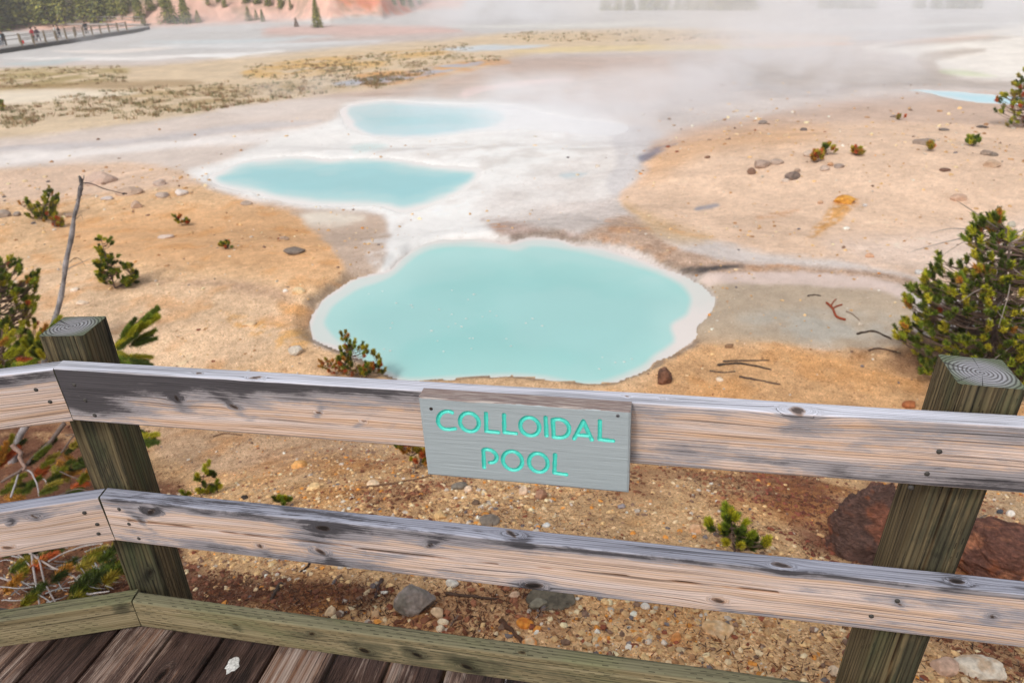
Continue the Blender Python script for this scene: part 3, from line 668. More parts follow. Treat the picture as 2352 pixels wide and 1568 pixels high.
# ------------------------------------------------------------------ railing
rail = empty('wooden_railing', (-1.34, 0.05, -0.3))
tag(rail, 'weathered two-rail wooden railing on square green-brown posts along the boardwalk edge', 'railing')
def par(o, p):
    o.parent = p; o.matrix_parent_inverse = p.matrix_world.inverted() if False else Matrix.Translation(-Vector(p.location)); return o
XJ = -1.343; ALF = math.radians(20.46); HA = math.tan(ALF/2)
DIRL = np.array([-math.cos(ALF), -math.sin(ALF), 0])
def main_rail(z0, s, name, L, **k):
    A = np.array([XJ, 0, z0+s*XJ-.14]); d = np.array([1, 0, s])
    return beam(name, L, .0402, .14, k.pop('mat'), frame(A, d), cut0=-HA, **k)
def left_rail(z0, s, name, L, dz, **k):
    A = np.array([XJ, 0, z0+s*XJ-.14]); d = np.array([math.cos(ALF), math.sin(ALF), dz]); A2 = A-d*L
    return beam(name, L, .0402, .14, k.pop('mat'), frame(A2, d), cut1=HA, **k)
# top rail: knots given as (x along, s up the face then over the top, radius)
K1 = [(.50,.150,.010),(1.16,.128,.012),(.44,.070,.007),(.30,.083,.009),(1.02,.040,.008),(.64,.07,.004),(.74,.055,.004),(.89,.06,.004),(1.60,.148,.016),(2.12,.118,.010),(2.21,.100,.008),(2.215,.060,.009),(2.02,.085,.005),(2.33,.08,.005),(2.62,.125,.015),(2.72,.085,.014),(2.75,.06,.006),(1.36,.158,.004),(1.29,.160,.004),(2.5,.07,.005),(.36,.155,.006),(2.45,.04,.004)]
S1 = [(.02,.11,.13,.05,1.1),(.05,.04,.16,.035,1.0),(.25,.12,.25,.035,.6),(.50,.13,.20,.02,.4),(.95,.13,.45,.014,.25),(1.12,.10,.10,.05,.5),(1.25,.02,.3,.02,.45),(1.9,.125,.4,.025,.6),(2.0,.01,.35,.025,.6),(2.75,.125,.35,.03,.7),(2.70,.08,.09,.04,.5),(3.3,.12,.4,.03,.5),(.75,.05,.35,.03,-.25),(2.95,.05,.3,.05,-.35),(1.0,.03,.3,.03,-.2)]
SCREWM = mat_vcol('rusty_metal', .6, .3, 300)
o = main_rail(.99884, .02678, 'rail', 5.2, mat=RAILM, knots=K1, stains=S1, seed=1, base=.24, edge=.42); par(o, rail); R_TOP = o
K2 = [(.14,.113,.014),(.10,.075,.007),(.42,.04,.008),(.60,.118,.012),(.58,.045,.012),(1.05,.158,.013),(.86,.10,.007),(1.62,.150,.012),(1.50,.035,.010),(1.1,.015,.014),(1.95,.155,.010),(2.14,.045,.008),(2.02,.075,.005),(2.30,.105,.008),(2.72,.02,.005),(2.62,.10,.005),(1.85,.08,.004)]
S2 = [(.06,.12,.09,.02,.5),(.28,.165,.45,.02,1.0),(.33,.12,.25,.015,.1),(.62,.11,.06,.03,.6),(.85,.118,.30,.02,.40),(.62,.02,.12,.03,.4),(1.2,.132,.5,.010,.4),(2.0,.13,.6,.012,.45),(1.3,.158,1.0,.010,.35),(2.3,.11,.12,.03,.5),(3.0,.12,.4,.03,.6),(1.13,.01,.12,.02,.5),(1.6,.005,.5,.012,.4),(.25,.07,.2,.03,-.3),(1.5,.06,.8,.04,-.25)]
o = main_rail(.62593, .02278, 'rail', 5.2, mat=LOWM, knots=K2, stains=S2, seed=2, base=.18, edge=.25, topstain=.42, splits=[(.06,1.02,.074,.064,.0016),(1.05,1.62,.072,.074,.0009),(2.30,2.95,.078,.070,.0014)]); par(o, rail)
o = left_rail(.99884, .02678, 'rail', 2.6, .03, mat=RAILM, knots=[(2.36,.058,.013),(2.2,.1,.005),(1.9,.07,.008)], stains=[(2.45,.13,.3,.018,.5),(2.5,.115,.1,.01,.6),(2.0,.13,.5,.02,.5)], seed=3, base=-.05, edge=.5); par(o, rail)
o = left_rail(.62593, .02278, 'rail', 2.6, .04, mat=LOWM, knots=[(2.44,.112,.008),(2.38,.10,.005),(2.35,.03,.008),(2.1,.06,.006)], stains=[(2.3,.12,.5,.02,.45)], seed=4, base=-.1, edge=.5, topstain=-.25); par(o, rail)
def post(cx, cy, side, rot, zb, zt, leanx, seed, endoff, knots):
    xd = np.array([leanx, 0, 1.0]); R = np.array([math.cos(rot), math.sin(rot), 0])
    Lh = zt-zb; base = np.array([cx-leanx*Lh, cy, zb])
    # beam x -> up; its front (y=0) looks at the viewer; its z runs to the right
    yv = np.array([-math.sin(rot), math.cos(rot), 0])
    m = np.eye(4); X = xd/np.linalg.norm(xd); Zv = -R-X*(-R@X); Zv /= np.linalg.norm(Zv); Yv = np.cross(Zv, X)
    if Yv@yv < 0: Zv = -Zv; Yv = np.cross(Zv, X)
    m[:3, 0] = X; m[:3, 1] = Yv; m[:3, 2] = Zv; m[:3, 3] = base-Yv*side/2-Zv*side/2
    o = beam('post', Lh/X[2], side, side, POSTM, m, knots=knots, seed=seed, base=.45, edge=.0, parent=None, rnd=.006, endm=END_L if seed == 11 else END_R, wob=.002, step=.008, splits=[] if seed == 11 else [(Lh*.3,Lh*.95,.050,.066,.0022)])
    me = o.data; a = me.attributes['top']; z = np.zeros(len(me.vertices), np.float32); a.data.foreach_set('value', z)
    return o
END_L = end_mat('post_end_grain', alb(146,146,150), alb(98,95,95), alb(92,102,70), (1.362, -.098, 0), 190.)
END_R = end_mat('post_end_grain_b', alb(160,160,166), alb(106,102,104), alb(98,110,76), (-.575, -.10, 0), 210.)
o = post(-1.358, .100, .106, ALF/2, -.5, 1.022, .0, 11, None, [(.62,.055,.010),(.98,.10,.012),(.80,.03,.008),(1.02,.028,.009),(.95,.155,.010),(.40,.06,.009),(.3,.03,.008)]); par(o, rail)
o = post(.575, .105, .112, 0.03, -.6, 1.062, .045, 12, None, [(1.12,.012,.006),(.75,.01,.006),(.5,.08,.005)]); par(o, rail)
# nails in the rail ends
def nail(x, z, y=0, par_=None, r=.0055, dirv=(0, -1, 0)):
    g = Geo(); d = np.array(dirv, float); P = np.array([x, y, z]); g.tube([P-d*.003, P+d*.0012], [r, r*.9], 10, (.06, .055, .05)); 
    o = link('nail', g.mesh('nail'), mat=SCREWM); par(o, rail); return o
for xx, zz in ((-1.305,.925),(-1.29,.885),(-1.278,.845),(-1.30,.565),(-1.285,.52),(-1.27,.475),(.50,.95),(.49,.90),(.47,.865),(.50,.585),(.46,.535)): nail(xx, zz)
for u_, zz in ((.055,.915),(.035,.88),(.05,.555),(.03,.515),(.035,.485)):
    p = np.array([XJ, 0, 0])+DIRL*u_; nail(p[0], zz, p[1], dirv=(math.sin(ALF), -math.cos(ALF), 0))

# ------------------------------------------------------------------ boardwalk deck with its kerb
deck = empty('boardwalk', (-.5, -.6, -.3)); tag(deck, 'near boardwalk of dark brown wet planks with a greenish timber kerb', 'boardwalk')
KZ, KS = .2834, .023
A = np.array([XJ, -.0133, KZ+KS*XJ-.0952]); o = beam('kerb_beam', 5.4, .036, .0952, KERBM, frame(A, (1, 0, KS)), cut0=-HA, knots=[(.30,.065,.005),(.52,.070,.009),(.66,.035,.012),(.80,.048,.011),(1.07,.10,.006),(1.5,.05,.01),(.93,.03,.012)], stains=[(.4,.11,2.5,.012,.35)], seed=21, base=.15, edge=-.35, wob=.002, topstain=.2, rnd=.006); par(o, deck)
d = np.array([math.cos(ALF), math.sin(ALF), .03]); o = beam('kerb_beam', 2.4, .045, .095, KERBM, frame(A-d*2.405+np.array([0, .004, .002]), d), cut1=HA, knots=[(2.0,.05,.01)], seed=22, base=.0, edge=-.2, wob=.002, stains=[(2.37,.09,.03,.05,1.2)]); par(o, deck)
xs = np.array([-2.02,-1.865,-1.712,-1.561,-1.411,-1.253,-1.105,-.948,-.785,-.635,-.484,-.327,-.17,-.015,.14,.30])
for k in range(len(xs)-1):
    x0, x1 = xs[k]+.004, xs[k+1]-.006; zt = .15+.004*random.Random(k).uniform(-1, 1)
    y1 = .05 if x1 > XJ-.05 else .05-(XJ-x1)*math.tan(ALF)
    m = np.eye(4); m[:3, 0] = (0, 1, 0); m[:3, 1] = (-1, 0, 0); m[:3, 2] = (0, 0, 1); m[:3, 3] = (x1, -2.6, zt-.038)
    light = {7: -.02, 4: .22, 2: .2, 5: .42}.get(k, .5)
    kn = {5: [(2.46, .038+.085, .018)], 9: [(2.5, .06, .01)], 8: [(2.5, .10, .012)]}.get(k, [])
    o = beam('plank', y1+2.6, x1-x0, .038, PLANKM, m, knots=kn, seed=30+k, base=light, edge=0, topstain=light+.15, rnd=.005, wob=.0015, step=.012, stains=[(2.50, .06, .12, .05, .25)]); par(o, deck); o.data.attributes['top'].data.foreach_set('value', np.zeros(len(o.data.vertices), np.float32))
g = Geo(); g.box(-3.2, 3, -.02, .02, -.18, .10, None, (.08, .07, .06)); g.box(-3.2, 3, -1.3, -1.25, -.18, .10, None, (.08, .07, .06)); g.box(-3.2, 3, -2.5, -2.45, -.18, .10, None, (.08, .07, .06))
JM = mat_vcol('joist_wood', .9, .3, 60)
m3 = g.mesh('joist', False); o = link('joist', m3, mat=JM); par(o, deck); 
g = Geo(); V, F = ico(3); nz = fbm(V[:, 0]*2.2, V[:, 1]*2.2, oct=3, seed=90); p = on_plane(533, 1527, z=.152)[0]
g.add(V*np.stack([.020+.010*nz, .028+.014*nz, .0015+0*nz], 1)+p, F, None, (.62, .62, .60)); o = link('dropping', g.mesh('dropping'), mat=mat_vcol('dropping_white', .6, .5, 160)); par(o, deck); tag(o, 'white bird dropping on a plank')

# ------------------------------------------------------------------ sign
def sign():
    s0 = 0.019; W_, H_, T = .414, .189, .035
    def to_uv(X, Y):
        p = on_plane((1540+X/2.6133)*.6125, (1420+Y/2.6133)*.6125, y=-.04)[0]; dx, dz = p[0]+.457, p[2]-.8075
        c, s = math.cos(s0), math.sin(s0); return np.array([dx*c+dz*s, -dx*s+dz*c])
    def ell(cx, cy, rx, ry, tilt=.12):
        return [(cx+rx*math.cos(a)+tilt*0, cy+ry*math.sin(a)+tilt*rx*math.cos(a)) for a in np.linspace(0, 2*np.pi, 29)]
    strokes = [catmull([(405,330),(375,318),(335,320),(300,338),(275,370),(268,405),(272,435),(288,462),(310,482),(345,493),(390,493),(433,487)], 4, False),
        ell(575,424,93,90), [(738,340),(742,512),(857,523)], [(915,352),(918,522),(1030,534)], ell(1167,466,93,88), [(1322,380),(1331,555)],
        [(1393,400),(1402,568)], catmull([(1393,402),(1425,395),(1470,398),(1515,418),(1543,452),(1553,490),(1545,530),(1522,558),(1485,572),(1440,573),(1402,568)], 4, False),
        [(1602,585),(1692,415),(1775,596)], [(1627,547),(1750,556)], [(1856,414),(1852,592),(1982,607)],
        catmull([(720,866),(716,780),(713,705),(730,690),(765,692),(802,706),(830,732),(843,765),(835,795),(812,815),(777,820)], 4, False), ell(998,800,95,91), ell(1251,820,92,91), [(1415,742),(1408,920),(1525,936)]]
    segs = []; sid = [0, 1, 2, 3, 4, 5, 6, 6, 7, 7, 8, 9, 10, 11, 12]; lid = []
    for k, st in enumerate(strokes):
        q = [to_uv(*p) for p in st]; segs += [(q[i], q[i+1]) for i in range(len(q)-1)]; lid += [sid[k]]*(len(q)-1)
    st = .00105; us = np.arange(0, W_+st*.5, W_/round(W_/st)); vs = np.arange(0, H_+st*.5, H_/round(H_/st)); U, Vv = np.meshgrid(us, vs); u, v = U.ravel(), Vv.ravel()
    d = np.full(u.shape, 1.); who = np.zeros(u.shape, int)
    for (a, b), li in zip(segs, lid):
        e = b-a; L = e@e; t = np.clip(((u-a[0])*e[0]+(v-a[1])*e[1])/L, 0, 1); dd = np.hypot(u-a[0]-t*e[0], v-a[1]-t*e[1]); who = np.where(dd < d, li, who); d = np.minimum(d, dd)
    hw = .0040; groove = smooth(hw, hw*.35, d)
    nx, ny = len(us), len(vs); edge = np.minimum(np.minimum(u, W_-u), np.minimum(v, H_-v)); rndE = .0025*(1-smooth(0, .004, edge))
    y = groove*.0034+rndE+.0004*fbm(u*14, v*240, oct=3, seed=81)
    c, s = math.cos(s0), math.sin(s0); base = np.array([-.457, -.04, .8075])
    def place(u, y, v): return np.stack([base[0]+u*c-v*s, base[1]+y, base[2]+u*s+v*c], -1)
    P = place(u, y, v); ii = np.arange(ny-1)[:, None]*nx; jj = np.arange(nx-1)[None, :]
    q = np.stack([ii+jj, ii+jj+1, ii+nx+jj+1, ii+nx+jj], -1).reshape(-1, 4)
    let = (d[q].min(1) < hw*.98)
    root = empty('name_sign', (-.25, -.02, .81)); tag(root, 'grey painted wooden board reading COLLOIDAL POOL screwed to the top rail', 'sign')
    # board: front sheet without the grooves, plus sides and back
    def sub(faces):
        idx, inv = np.unique(faces, return_inverse=True); return idx, inv.reshape(faces.shape)
    idx, f1 = sub(q[~let]); Vb = P[idx]
    ring = list(range(nx))+[k*nx+nx-1 for k in range(1, ny)]+[(ny-1)*nx+k for k in range(nx-2, -1, -1)]+[k*nx for k in range(ny-2, 0, -1)]
    pos = {int(a): i for i, a in enumerate(idx)}; ri = [pos[a] for a in ring]; nb = len(ring)
    bu, bv = u[ring], v[ring]; B = place(bu, np.full(nb, T), bv); n0 = len(Vb); Vb = np.vstack([Vb, Vb[ri], B, place(np.array([W_/2]), np.array([T]), np.array([H_/2]))])
    side = [[n0+(k+1) % nb, n0+k, n0+nb+k, n0+nb+(k+1) % nb] for k in range(nb)]; back = [[n0+2*nb, n0+nb+(k+1) % nb, n0+nb+k] for k in range(nb)]
    ub = np.concatenate([u[idx], bu, bu, [W_/2]]); vb = np.concatenate([v[idx], bv, bv, [H_/2]])
    wear = np.exp(-(np.minimum(H_-vb, 1)/.006)**2)*.9; wear = np.maximum(wear, .5*np.exp(-((W_-ub)/.004)**2)); wear[n0:n0+2*nb] = np.where(bv.repeat(1).tolist()*2 > np.array([H_-.002]*(2*nb)), 1.15, .25)
    me = make_mesh('board', Vb, [np.array(back), np.vstack([f1, side])], False, {'wear': wear, 'grain': np.stack([ub, vb, np.concatenate([np.zeros(n0+nb), np.full(nb+1, 2.5)])], 1)})
    m, nt, b, nd, lk = new_mat('sign_paint'); g = attr(nd, 'grain', 'Vector')
    mp = N(nd, 'Mapping'); mp.inputs['Scale'].default_value = (7, 260, 1); lk.new(g, mp.inputs['Vector']); gn = noise_node(nd, lk, mp.outputs[0], 1, 4, .6, .6)
    mp2 = N(nd, 'Mapping'); mp2.inputs['Scale'].default_value = (2.5, 30, 1); lk.new(g, mp2.inputs['Vector']); gb = noise_node(nd, lk, mp2.outputs[0], 1, 3, .5, 1.2)
    ws = math_(nd, lk, 'ADD', attr(nd, 'wear', 'Fac'), math_(nd, lk, 'MULTIPLY', math_(nd, lk, 'SUBTRACT', noise_node(nd, lk, mp2.outputs[0], 3, 5, .75), .5), 1.6))
    ws = math_(nd, lk, 'ADD', ws, math_(nd, lk, 'MULTIPLY', math_(nd, lk, 'SUBTRACT', gn, .5), .7))
    paint = mixc(nd, lk, gb, alb(150,160,164), alb(164,173,176)); paint = mixc(nd, lk, 1.0, paint, ramp(nd, lk, gn, [(.28, .84), (.42, 1.), (.75, 1.05)]), 'MULTIPLY')
    oldw = mixc(nd, lk, gn, alb(150,128,118), alb(96,88,92))
    c_ = mixc(nd, lk, ramp(nd, lk, ws, [(.62, 0.), (.70, 1.)]), paint, mixc(nd, lk, ramp(nd, lk, noise_node(nd, lk, mp2.outputs[0], 6, 3), [(.5, 0.), (.6, .5)]), oldw, alb(198,190,182)))
    lk.new(c_, b.inputs['Base Color']); b.inputs['Roughness'].default_value = .55; b.inputs['Specular IOR Level'].default_value = .35; bump(nd, lk, b, gn, .25, .002)
    me.materials.append(m); o = link('board', me); par(o, root)
    ql = q[let]; wl = who[ql[:, 0]]; TP = mat_vcol('turquoise_paint', .45, .18, 500, .4)
    for li, ch in enumerate('COLLOIDALPOOL'):
        idx, f2 = sub(ql[wl == li]); dm = d[idx]
        me = make_mesh('letter', P[idx], [f2], True, {'Col': np.tile(alb(84,214,198), (len(idx), 1))*(1-.25*smooth(hw*.55, hw, dm))[:, None]})  # colour darkens toward the groove edges: depth shading put into the letter paint
        o = link('letter', me, mat=TP); par(o, root); tag(o, 'turquoise routed letter '+ch)
    for (X, Y, col, lab) in ((200,292,(.035,.022,.018),'dark rusted screw hole'), (2030,360,(.16,.16,.17),'grey screw head')):
        uv = to_uv(X, Y); c3 = place(np.array([uv[0]]), np.array([0.]), np.array([uv[1]]))[0]; g = Geo()
        g.tube([c3+[0, .002, 0], c3+[0, -.0008, 0], c3+[0, -.0012, 0]], [.0036, .0036, .003], 14, col)
        if X > 1000:
            g.box(-.0024, .0024, -.0004, 0, -.0004, .0004, frame(c3+[0, -.0013, 0], (1, 0, .4)), (.02, .02, .02)); g.box(-.0024, .0024, -.0005, 0, -.0004, .0004, frame(c3+[0, -.0013, 0], (.4, 0, -1), (1, 0, .4)), (.02, .02, .02))
        o = link('screw', g.mesh('screw'), mat=SCREWM); par(o, root); tag(o, lab)
sign()

# ------------------------------------------------------------------ loose ground cover
def depth_of(p): return float((np.asarray(p)-C0)@_f)
def zinside(px, py, poly): return sdist(px, py, np.array(poly, float), 1.0) > 0
def scatter(n, r0, r1, seed, spread=46):
    g = np.random.default_rng(seed); r = np.exp(g.uniform(math.log(r0), math.log(r1), n)); a = YAW+np.radians(g.uniform(-spread, spread, n))
    x, y = r*np.sin(a), r*np.cos(a)-CD; return g, x, y, r
def no_water(x, y):
    ok = np.ones(len(x), bool)
    for W, Wi, L in POOLW: ok &= sdist(x, y, W, .5) < -.04
    return ok
ROCKM = mat_vcol('stone', .9, .35, 40, .2, .5, .01)
def _bould():
    m, nt, b, nd, lk = new_mat('boulder_rock'); co = obj_co(nd); mp = N(nd, 'Mapping'); mp.inputs['Scale'].default_value = (1, 1, 2.6); mp.inputs['Rotation'].default_value = (.25, .15, 0); lk.new(co, mp.inputs['Vector'])
    v = N(nd, 'TexVoronoi'); v.feature = 'DISTANCE_TO_EDGE'; v.inputs['Scale'].default_value = 15; dn = N(nd, 'TexNoise'); dn.inputs['Scale'].default_value = 9; dn.inputs['Detail'].default_value = 4; lk.new(mp.outputs[0], dn.inputs['Vector'])
    mx = N(nd, 'Mix', data_type='RGBA'); mx.inputs[0].default_value = .12; lk.new(mp.outputs[0], mx.inputs[6]); lk.new(dn.outputs['Color'], mx.inputs[7]); lk.new(mx.outputs[2], v.inputs['Vector'])
    n = noise_node(nd, lk, mp.outputs[0], 34, 6, .7); n2 = noise_node(nd, lk, mp.outputs[0], 130, 4, .7)
    c = mixc(nd, lk, 1.0, attr(nd, 'Col'), ramp(nd, lk, n, [(.3, (.7, .72, .76)), (.5, (1.35, 1.4, 1.5)), (.72, (2.7, 2.6, 2.6))]), 'MULTIPLY')
    c = mixc(nd, lk, ramp(nd, lk, noise_node(nd, lk, co, 11, 4), [(.60, 0.), (.72, .6)]), c, alb(176,104,66)); crk = ramp(nd, lk, v.outputs['Distance'], [(0., 1.), (.07, 0.)])
    c = mixc(nd, lk, math_(nd, lk, 'MULTIPLY', crk, .16), c, (.03, .015, .012)); lk.new(c, b.inputs['Base Color']); b.inputs['Roughness'].default_value = .9; b.inputs['Specular IOR Level'].default_value = .2
    h = math_(nd, lk, 'SUBTRACT', math_(nd, lk, 'ADD', n, math_(nd, lk, 'MULTIPLY', n2, .4)), math_(nd, lk, 'MULTIPLY', crk, .15)); bump(nd, lk, b, h, .9, .03); return m
BOULDM = _bould()
def pebbles(name, n, r0, r1, smin, smax, seed, label, sub=1, size_r=False):
    g, x, y, r = scatter(n, r0, r1, seed)
    dens = fbm(x*1.1, y*1.1, oct=3, seed=seed+1); keep = (g.uniform(-.75, .55, n) < dens) & no_water(x, y) & ((y > .16) | (r > 6)); x, y, r = x[keep], y[keep], r[keep]
    z = height(x, y); px, py, d = to_photo(x, y, z); m = len(x)
    # few stones on the smooth mud
    flat = (fbm(x, y, seed=1) < 9) & ((py < 640) & (px > 880) & (px < 1440) | (py < 385) & (px < 1500))
    sel = ~flat | (g.random(m) < .12); sel &= (py > 190) & ((py > 250) | (g.random(m) < .4)); x, y, z, r = x[sel], y[sel], z[sel], r[sel]; m = len(x)
    V, F = ico(sub); s = smin+(smax-smin)*g.random(m)**5.5
    if size_r: s = s*np.clip(r/12, .6, 3)
    rot = g.uniform(0, 6.28, m); sx, sy, sz = s*g.uniform(.8, 1.4, m), s*g.uniform(.7, 1.1, m), s*g.uniform(.45, .8, m)
    P = V[None]*(1+.34*g.uniform(-1, 1, (m, len(V), 1))); P = P*np.stack([sx, sy, sz], 1)[:, None, :]
    c, sn = np.cos(rot)[:, None], np.sin(rot)[:, None]; X = P[..., 0]*c-P[..., 1]*sn; Y = P[..., 0]*sn+P[..., 1]*c
    P = np.stack([X+x[:, None], Y+y[:, None], P[..., 2]+(z+sz*.25)[:, None]], -1).reshape(-1, 3)
    pal = np.array([alb(230,192,140), alb(206,166,120), alb(238,212,172), alb(186,142,102), alb(210,196,180), alb(140,112,94), alb(226,154,76), alb(146,86,64), alb(238,230,216), alb(122,114,114)])
    w = np.array([.22, .2, .10, .15, .05, .09, .07, .06, .025, .035]) if not size_r else np.array([.24, .22, .12, .16, .1, .06, .012, .012, .03, .02]); col = pal[g.choice(len(pal), m, p=w/w.sum())]*g.uniform(.8, 1.12, (m, 1))
    px, py, d = to_photo(x, y, z)
    ru = smooth(.12, .42, fbm(x*1.5+7, y*1.5, oct=5, seed=67))*smooth(7.5, 5, r) > g.random(m)*1.3; col[ru] = alb(140,92,68)*g.uniform(.5, 1.5, (ru.sum(), 1))
    red = zinside(px, py, [(1700,1070),(1880,1070),(1990,1250),(1960,1320),(1840,1290),(1740,1170)]) & (g.random(m) < .8); col[red] = alb(140,82,66)*g.uniform(.6, 1.3, (red.sum(), 1))
    duff = (zinside(px, py, [(-900,960),(340,980),(430,1120),(420,1290),(640,1330),(920,1350),(700,1420),(380,1400),(-900,1500)]) | zinside(px, py, [(1800,1090),(2080,1130),(2500,1300),(2500,1450),(2200,1420),(1950,1330)])) & (g.random(m) < .75); col[duff] = alb(120,78,60)*g.uniform(.5, 1.4, (duff.sum(), 1))
    F2 = (F[None]+np.arange(m)[:, None, None]*len(V)).reshape(-1, 3)
    me = make_mesh(name, P, [F2], False, {'Col': np.clip(np.repeat(col, len(V), 0), 0, .85)})
    o = link(name, me, mat=ROCKM); tag(o, label, name, kind='stuff')
pebbles('gravel', 125000, 1.4, 7.0, .0018, .018, 101, 'fine tan and white gravel strewn over the sand behind the railing')
pebbles('scree', 19000, 7.5, 45, .006, .036, 103, 'small pale stones scattered over the banks round the pools', size_r=True)
def litter():
    g, x, y, r = scatter(90000, 1.4, 9, 111)
    z = height(x, y); px, py, d = to_photo(x, y, z)
    w = np.zeros(len(x)); 
    for poly, a in (([(-400,960),(340,980),(430,1120),(420,1290),(640,1330),(920,1350),(960,1420),(640,1420),(380,1400),(-400,1450)], 1.), ([(400,980),(960,1000),(960,1180),(400,1150)], .3), ([(1720,1080),(1870,1080),(1980,1260),(1860,1290)], .9), ([(1950,800),(2500,780),(2500,960),(2150,900)], .9), ([(1560,800),(1900,820),(1900,890),(1560,890)], .3), ([(1100,1380),(1900,1300),(2400,1400),(2000,1568),(1300,1568)], .3), ([(900,1080),(1700,1100),(1900,1200),(1600,1260),(900,1170)], .35)):
        w = np.maximum(w, np.where(zinside(px, py, poly), a, 0))
    w = np.maximum(w, .16); w = np.maximum(w, .8*smooth(.12, .42, fbm(x*1.5+7, y*1.5, oct=5, seed=67))*smooth(7.5, 5, r)); keep = (g.random(len(x)) < w*smooth(-.5, .35, fbm(x*2.6, y*2.6, oct=4, seed=112))) & no_water(x, y) & (y > .16)
    x, y, z = x[keep], y[keep], z[keep]; m = len(x); a = g.uniform(0, 6.28, m); L = g.uniform(.012, .045, m); wd = g.uniform(.0012, .003, m)
    dx, dy = np.cos(a)*L, np.sin(a)*L; nx, ny = -np.sin(a)*wd, np.cos(a)*wd; h = z+g.uniform(.002, .010, m)
    P = np.stack([np.stack([x-nx, y-ny, h], 1), np.stack([x+nx, y+ny, h], 1), np.stack([x+dx, y+dy, h+g.uniform(-.004, .008, m)], 1), np.stack([x, y, h+wd*1.2], 1)], 1).reshape(-1, 3)
    f = np.arange(m)[:, None]*4; F = np.concatenate([f+[0, 3, 2], f+[3, 1, 2], f+[0, 1, 3]])
    pal = np.array([alb(96,58,42), alb(70,48,38), alb(130,78,50), alb(150,120,98), alb(54,42,38)]); col = pal[g.choice(5, m, p=[.35, .25, .2, .08, .12])]
    me = make_mesh('litter', P, [F], False, {'Col': np.repeat(col, 4, 0)}); o = link('litter', me, mat=mat_vcol('litter_brown', .9, .2, 60)); tag(o, 'red brown pine needle litter and bark crumbs on the ground', 'litter', kind='stuff')
litter()

# ------------------------------------------------------------------ rocks
def rock(px, py, wpx, hpx, col, label, group=None, name='rock', deep=.8, seed=0, ang=9, mott=.0, col2=None, tilt=0.):
    g = np.random.default_rng(1000+seed+int(px)*3+int(py)); p = hit([px], [py+hpx*.42])[0]; k = depth_of(p)/FPX
    sub = 6 if name == 'boulder' else 5 if wpx > 60 else 3 if wpx > 18 else 2; V, F = ico(sub); V = V.copy()
    for _ in range(ang):
        n = g.normal(size=3); n /= np.linalg.norm(n); c = g.uniform(.62, .9); t = V@n; V = V-np.maximum(t-c, 0)[:, None]*n*.93
    if name == 'boulder': V = V*(1+.22*fbm(V[:, 0]*1.9+seed, V[:, 1]*1.9, V[:, 2]*3, 5, seed+5)-.20*np.abs(fbm(V[:, 0]*3+V[:, 2], V[:, 1]*3, V[:, 2]*8+V[:, 0]*2, 5, seed+15)))[:, None]
    if name == 'boulder': V[:, 2] = np.where(V[:, 2] < 0, V[:, 2], V[:, 2])
    V = V*(1+.14*fbm(V[:, 0]*1.6+seed, V[:, 1]*1.6, V[:, 2]*1.6, 4, seed+5))[:, None]+.035*fbm(V[:, 0]*6, V[:, 1]*6, V[:, 2]*6, 3, seed+6)[:, None]*V
    sx = wpx*k/2*1.25; sz = hpx*k/2*1.35; sy = sx*deep; V = V*[sx, sy, sz]
    a = -YAW+math.radians(tilt*0)+g.uniform(-.3, .3); c, s = math.cos(tilt), math.sin(tilt); V = np.stack([V[:, 0]*c-V[:, 2]*s, V[:, 1], V[:, 0]*s+V[:, 2]*c], 1)
    c, s = math.cos(a), math.sin(a); V = np.stack([V[:, 0]*c-V[:, 1]*s, V[:, 0]*s+V[:, 1]*c, V[:, 2]], 1)
    C = np.tile(alb(*col), (len(V), 1)); C = C*(1+.16*fbm(V[:, 0]/sx*2, V[:, 1]/sx*2, V[:, 2]/sx*2, 3, seed+7))[:, None]
    if col2 is not None:
        m = smooth(-.05, .25, fbm(V[:, 0]/sx*2.4, V[:, 1]/sx*2.4, V[:, 2]/sx*2.4, 4, seed+8))[:, None]; C = C*(1-m)+alb(*col2)*m
    me = make_mesh(name, V, [F], sub > 5, {'Col': np.clip(C, .01, .85)})
    o = link(name, me, mat=BOULDM if name == 'boulder' else ROCKM, loc=(p[0], p[1], p[2]+sz*.45)); tag(o, label, name, group); return o
FGR = 'stones behind the railing'; RBR = 'stones on the right bank'; LBR = 'stones on the left bank'
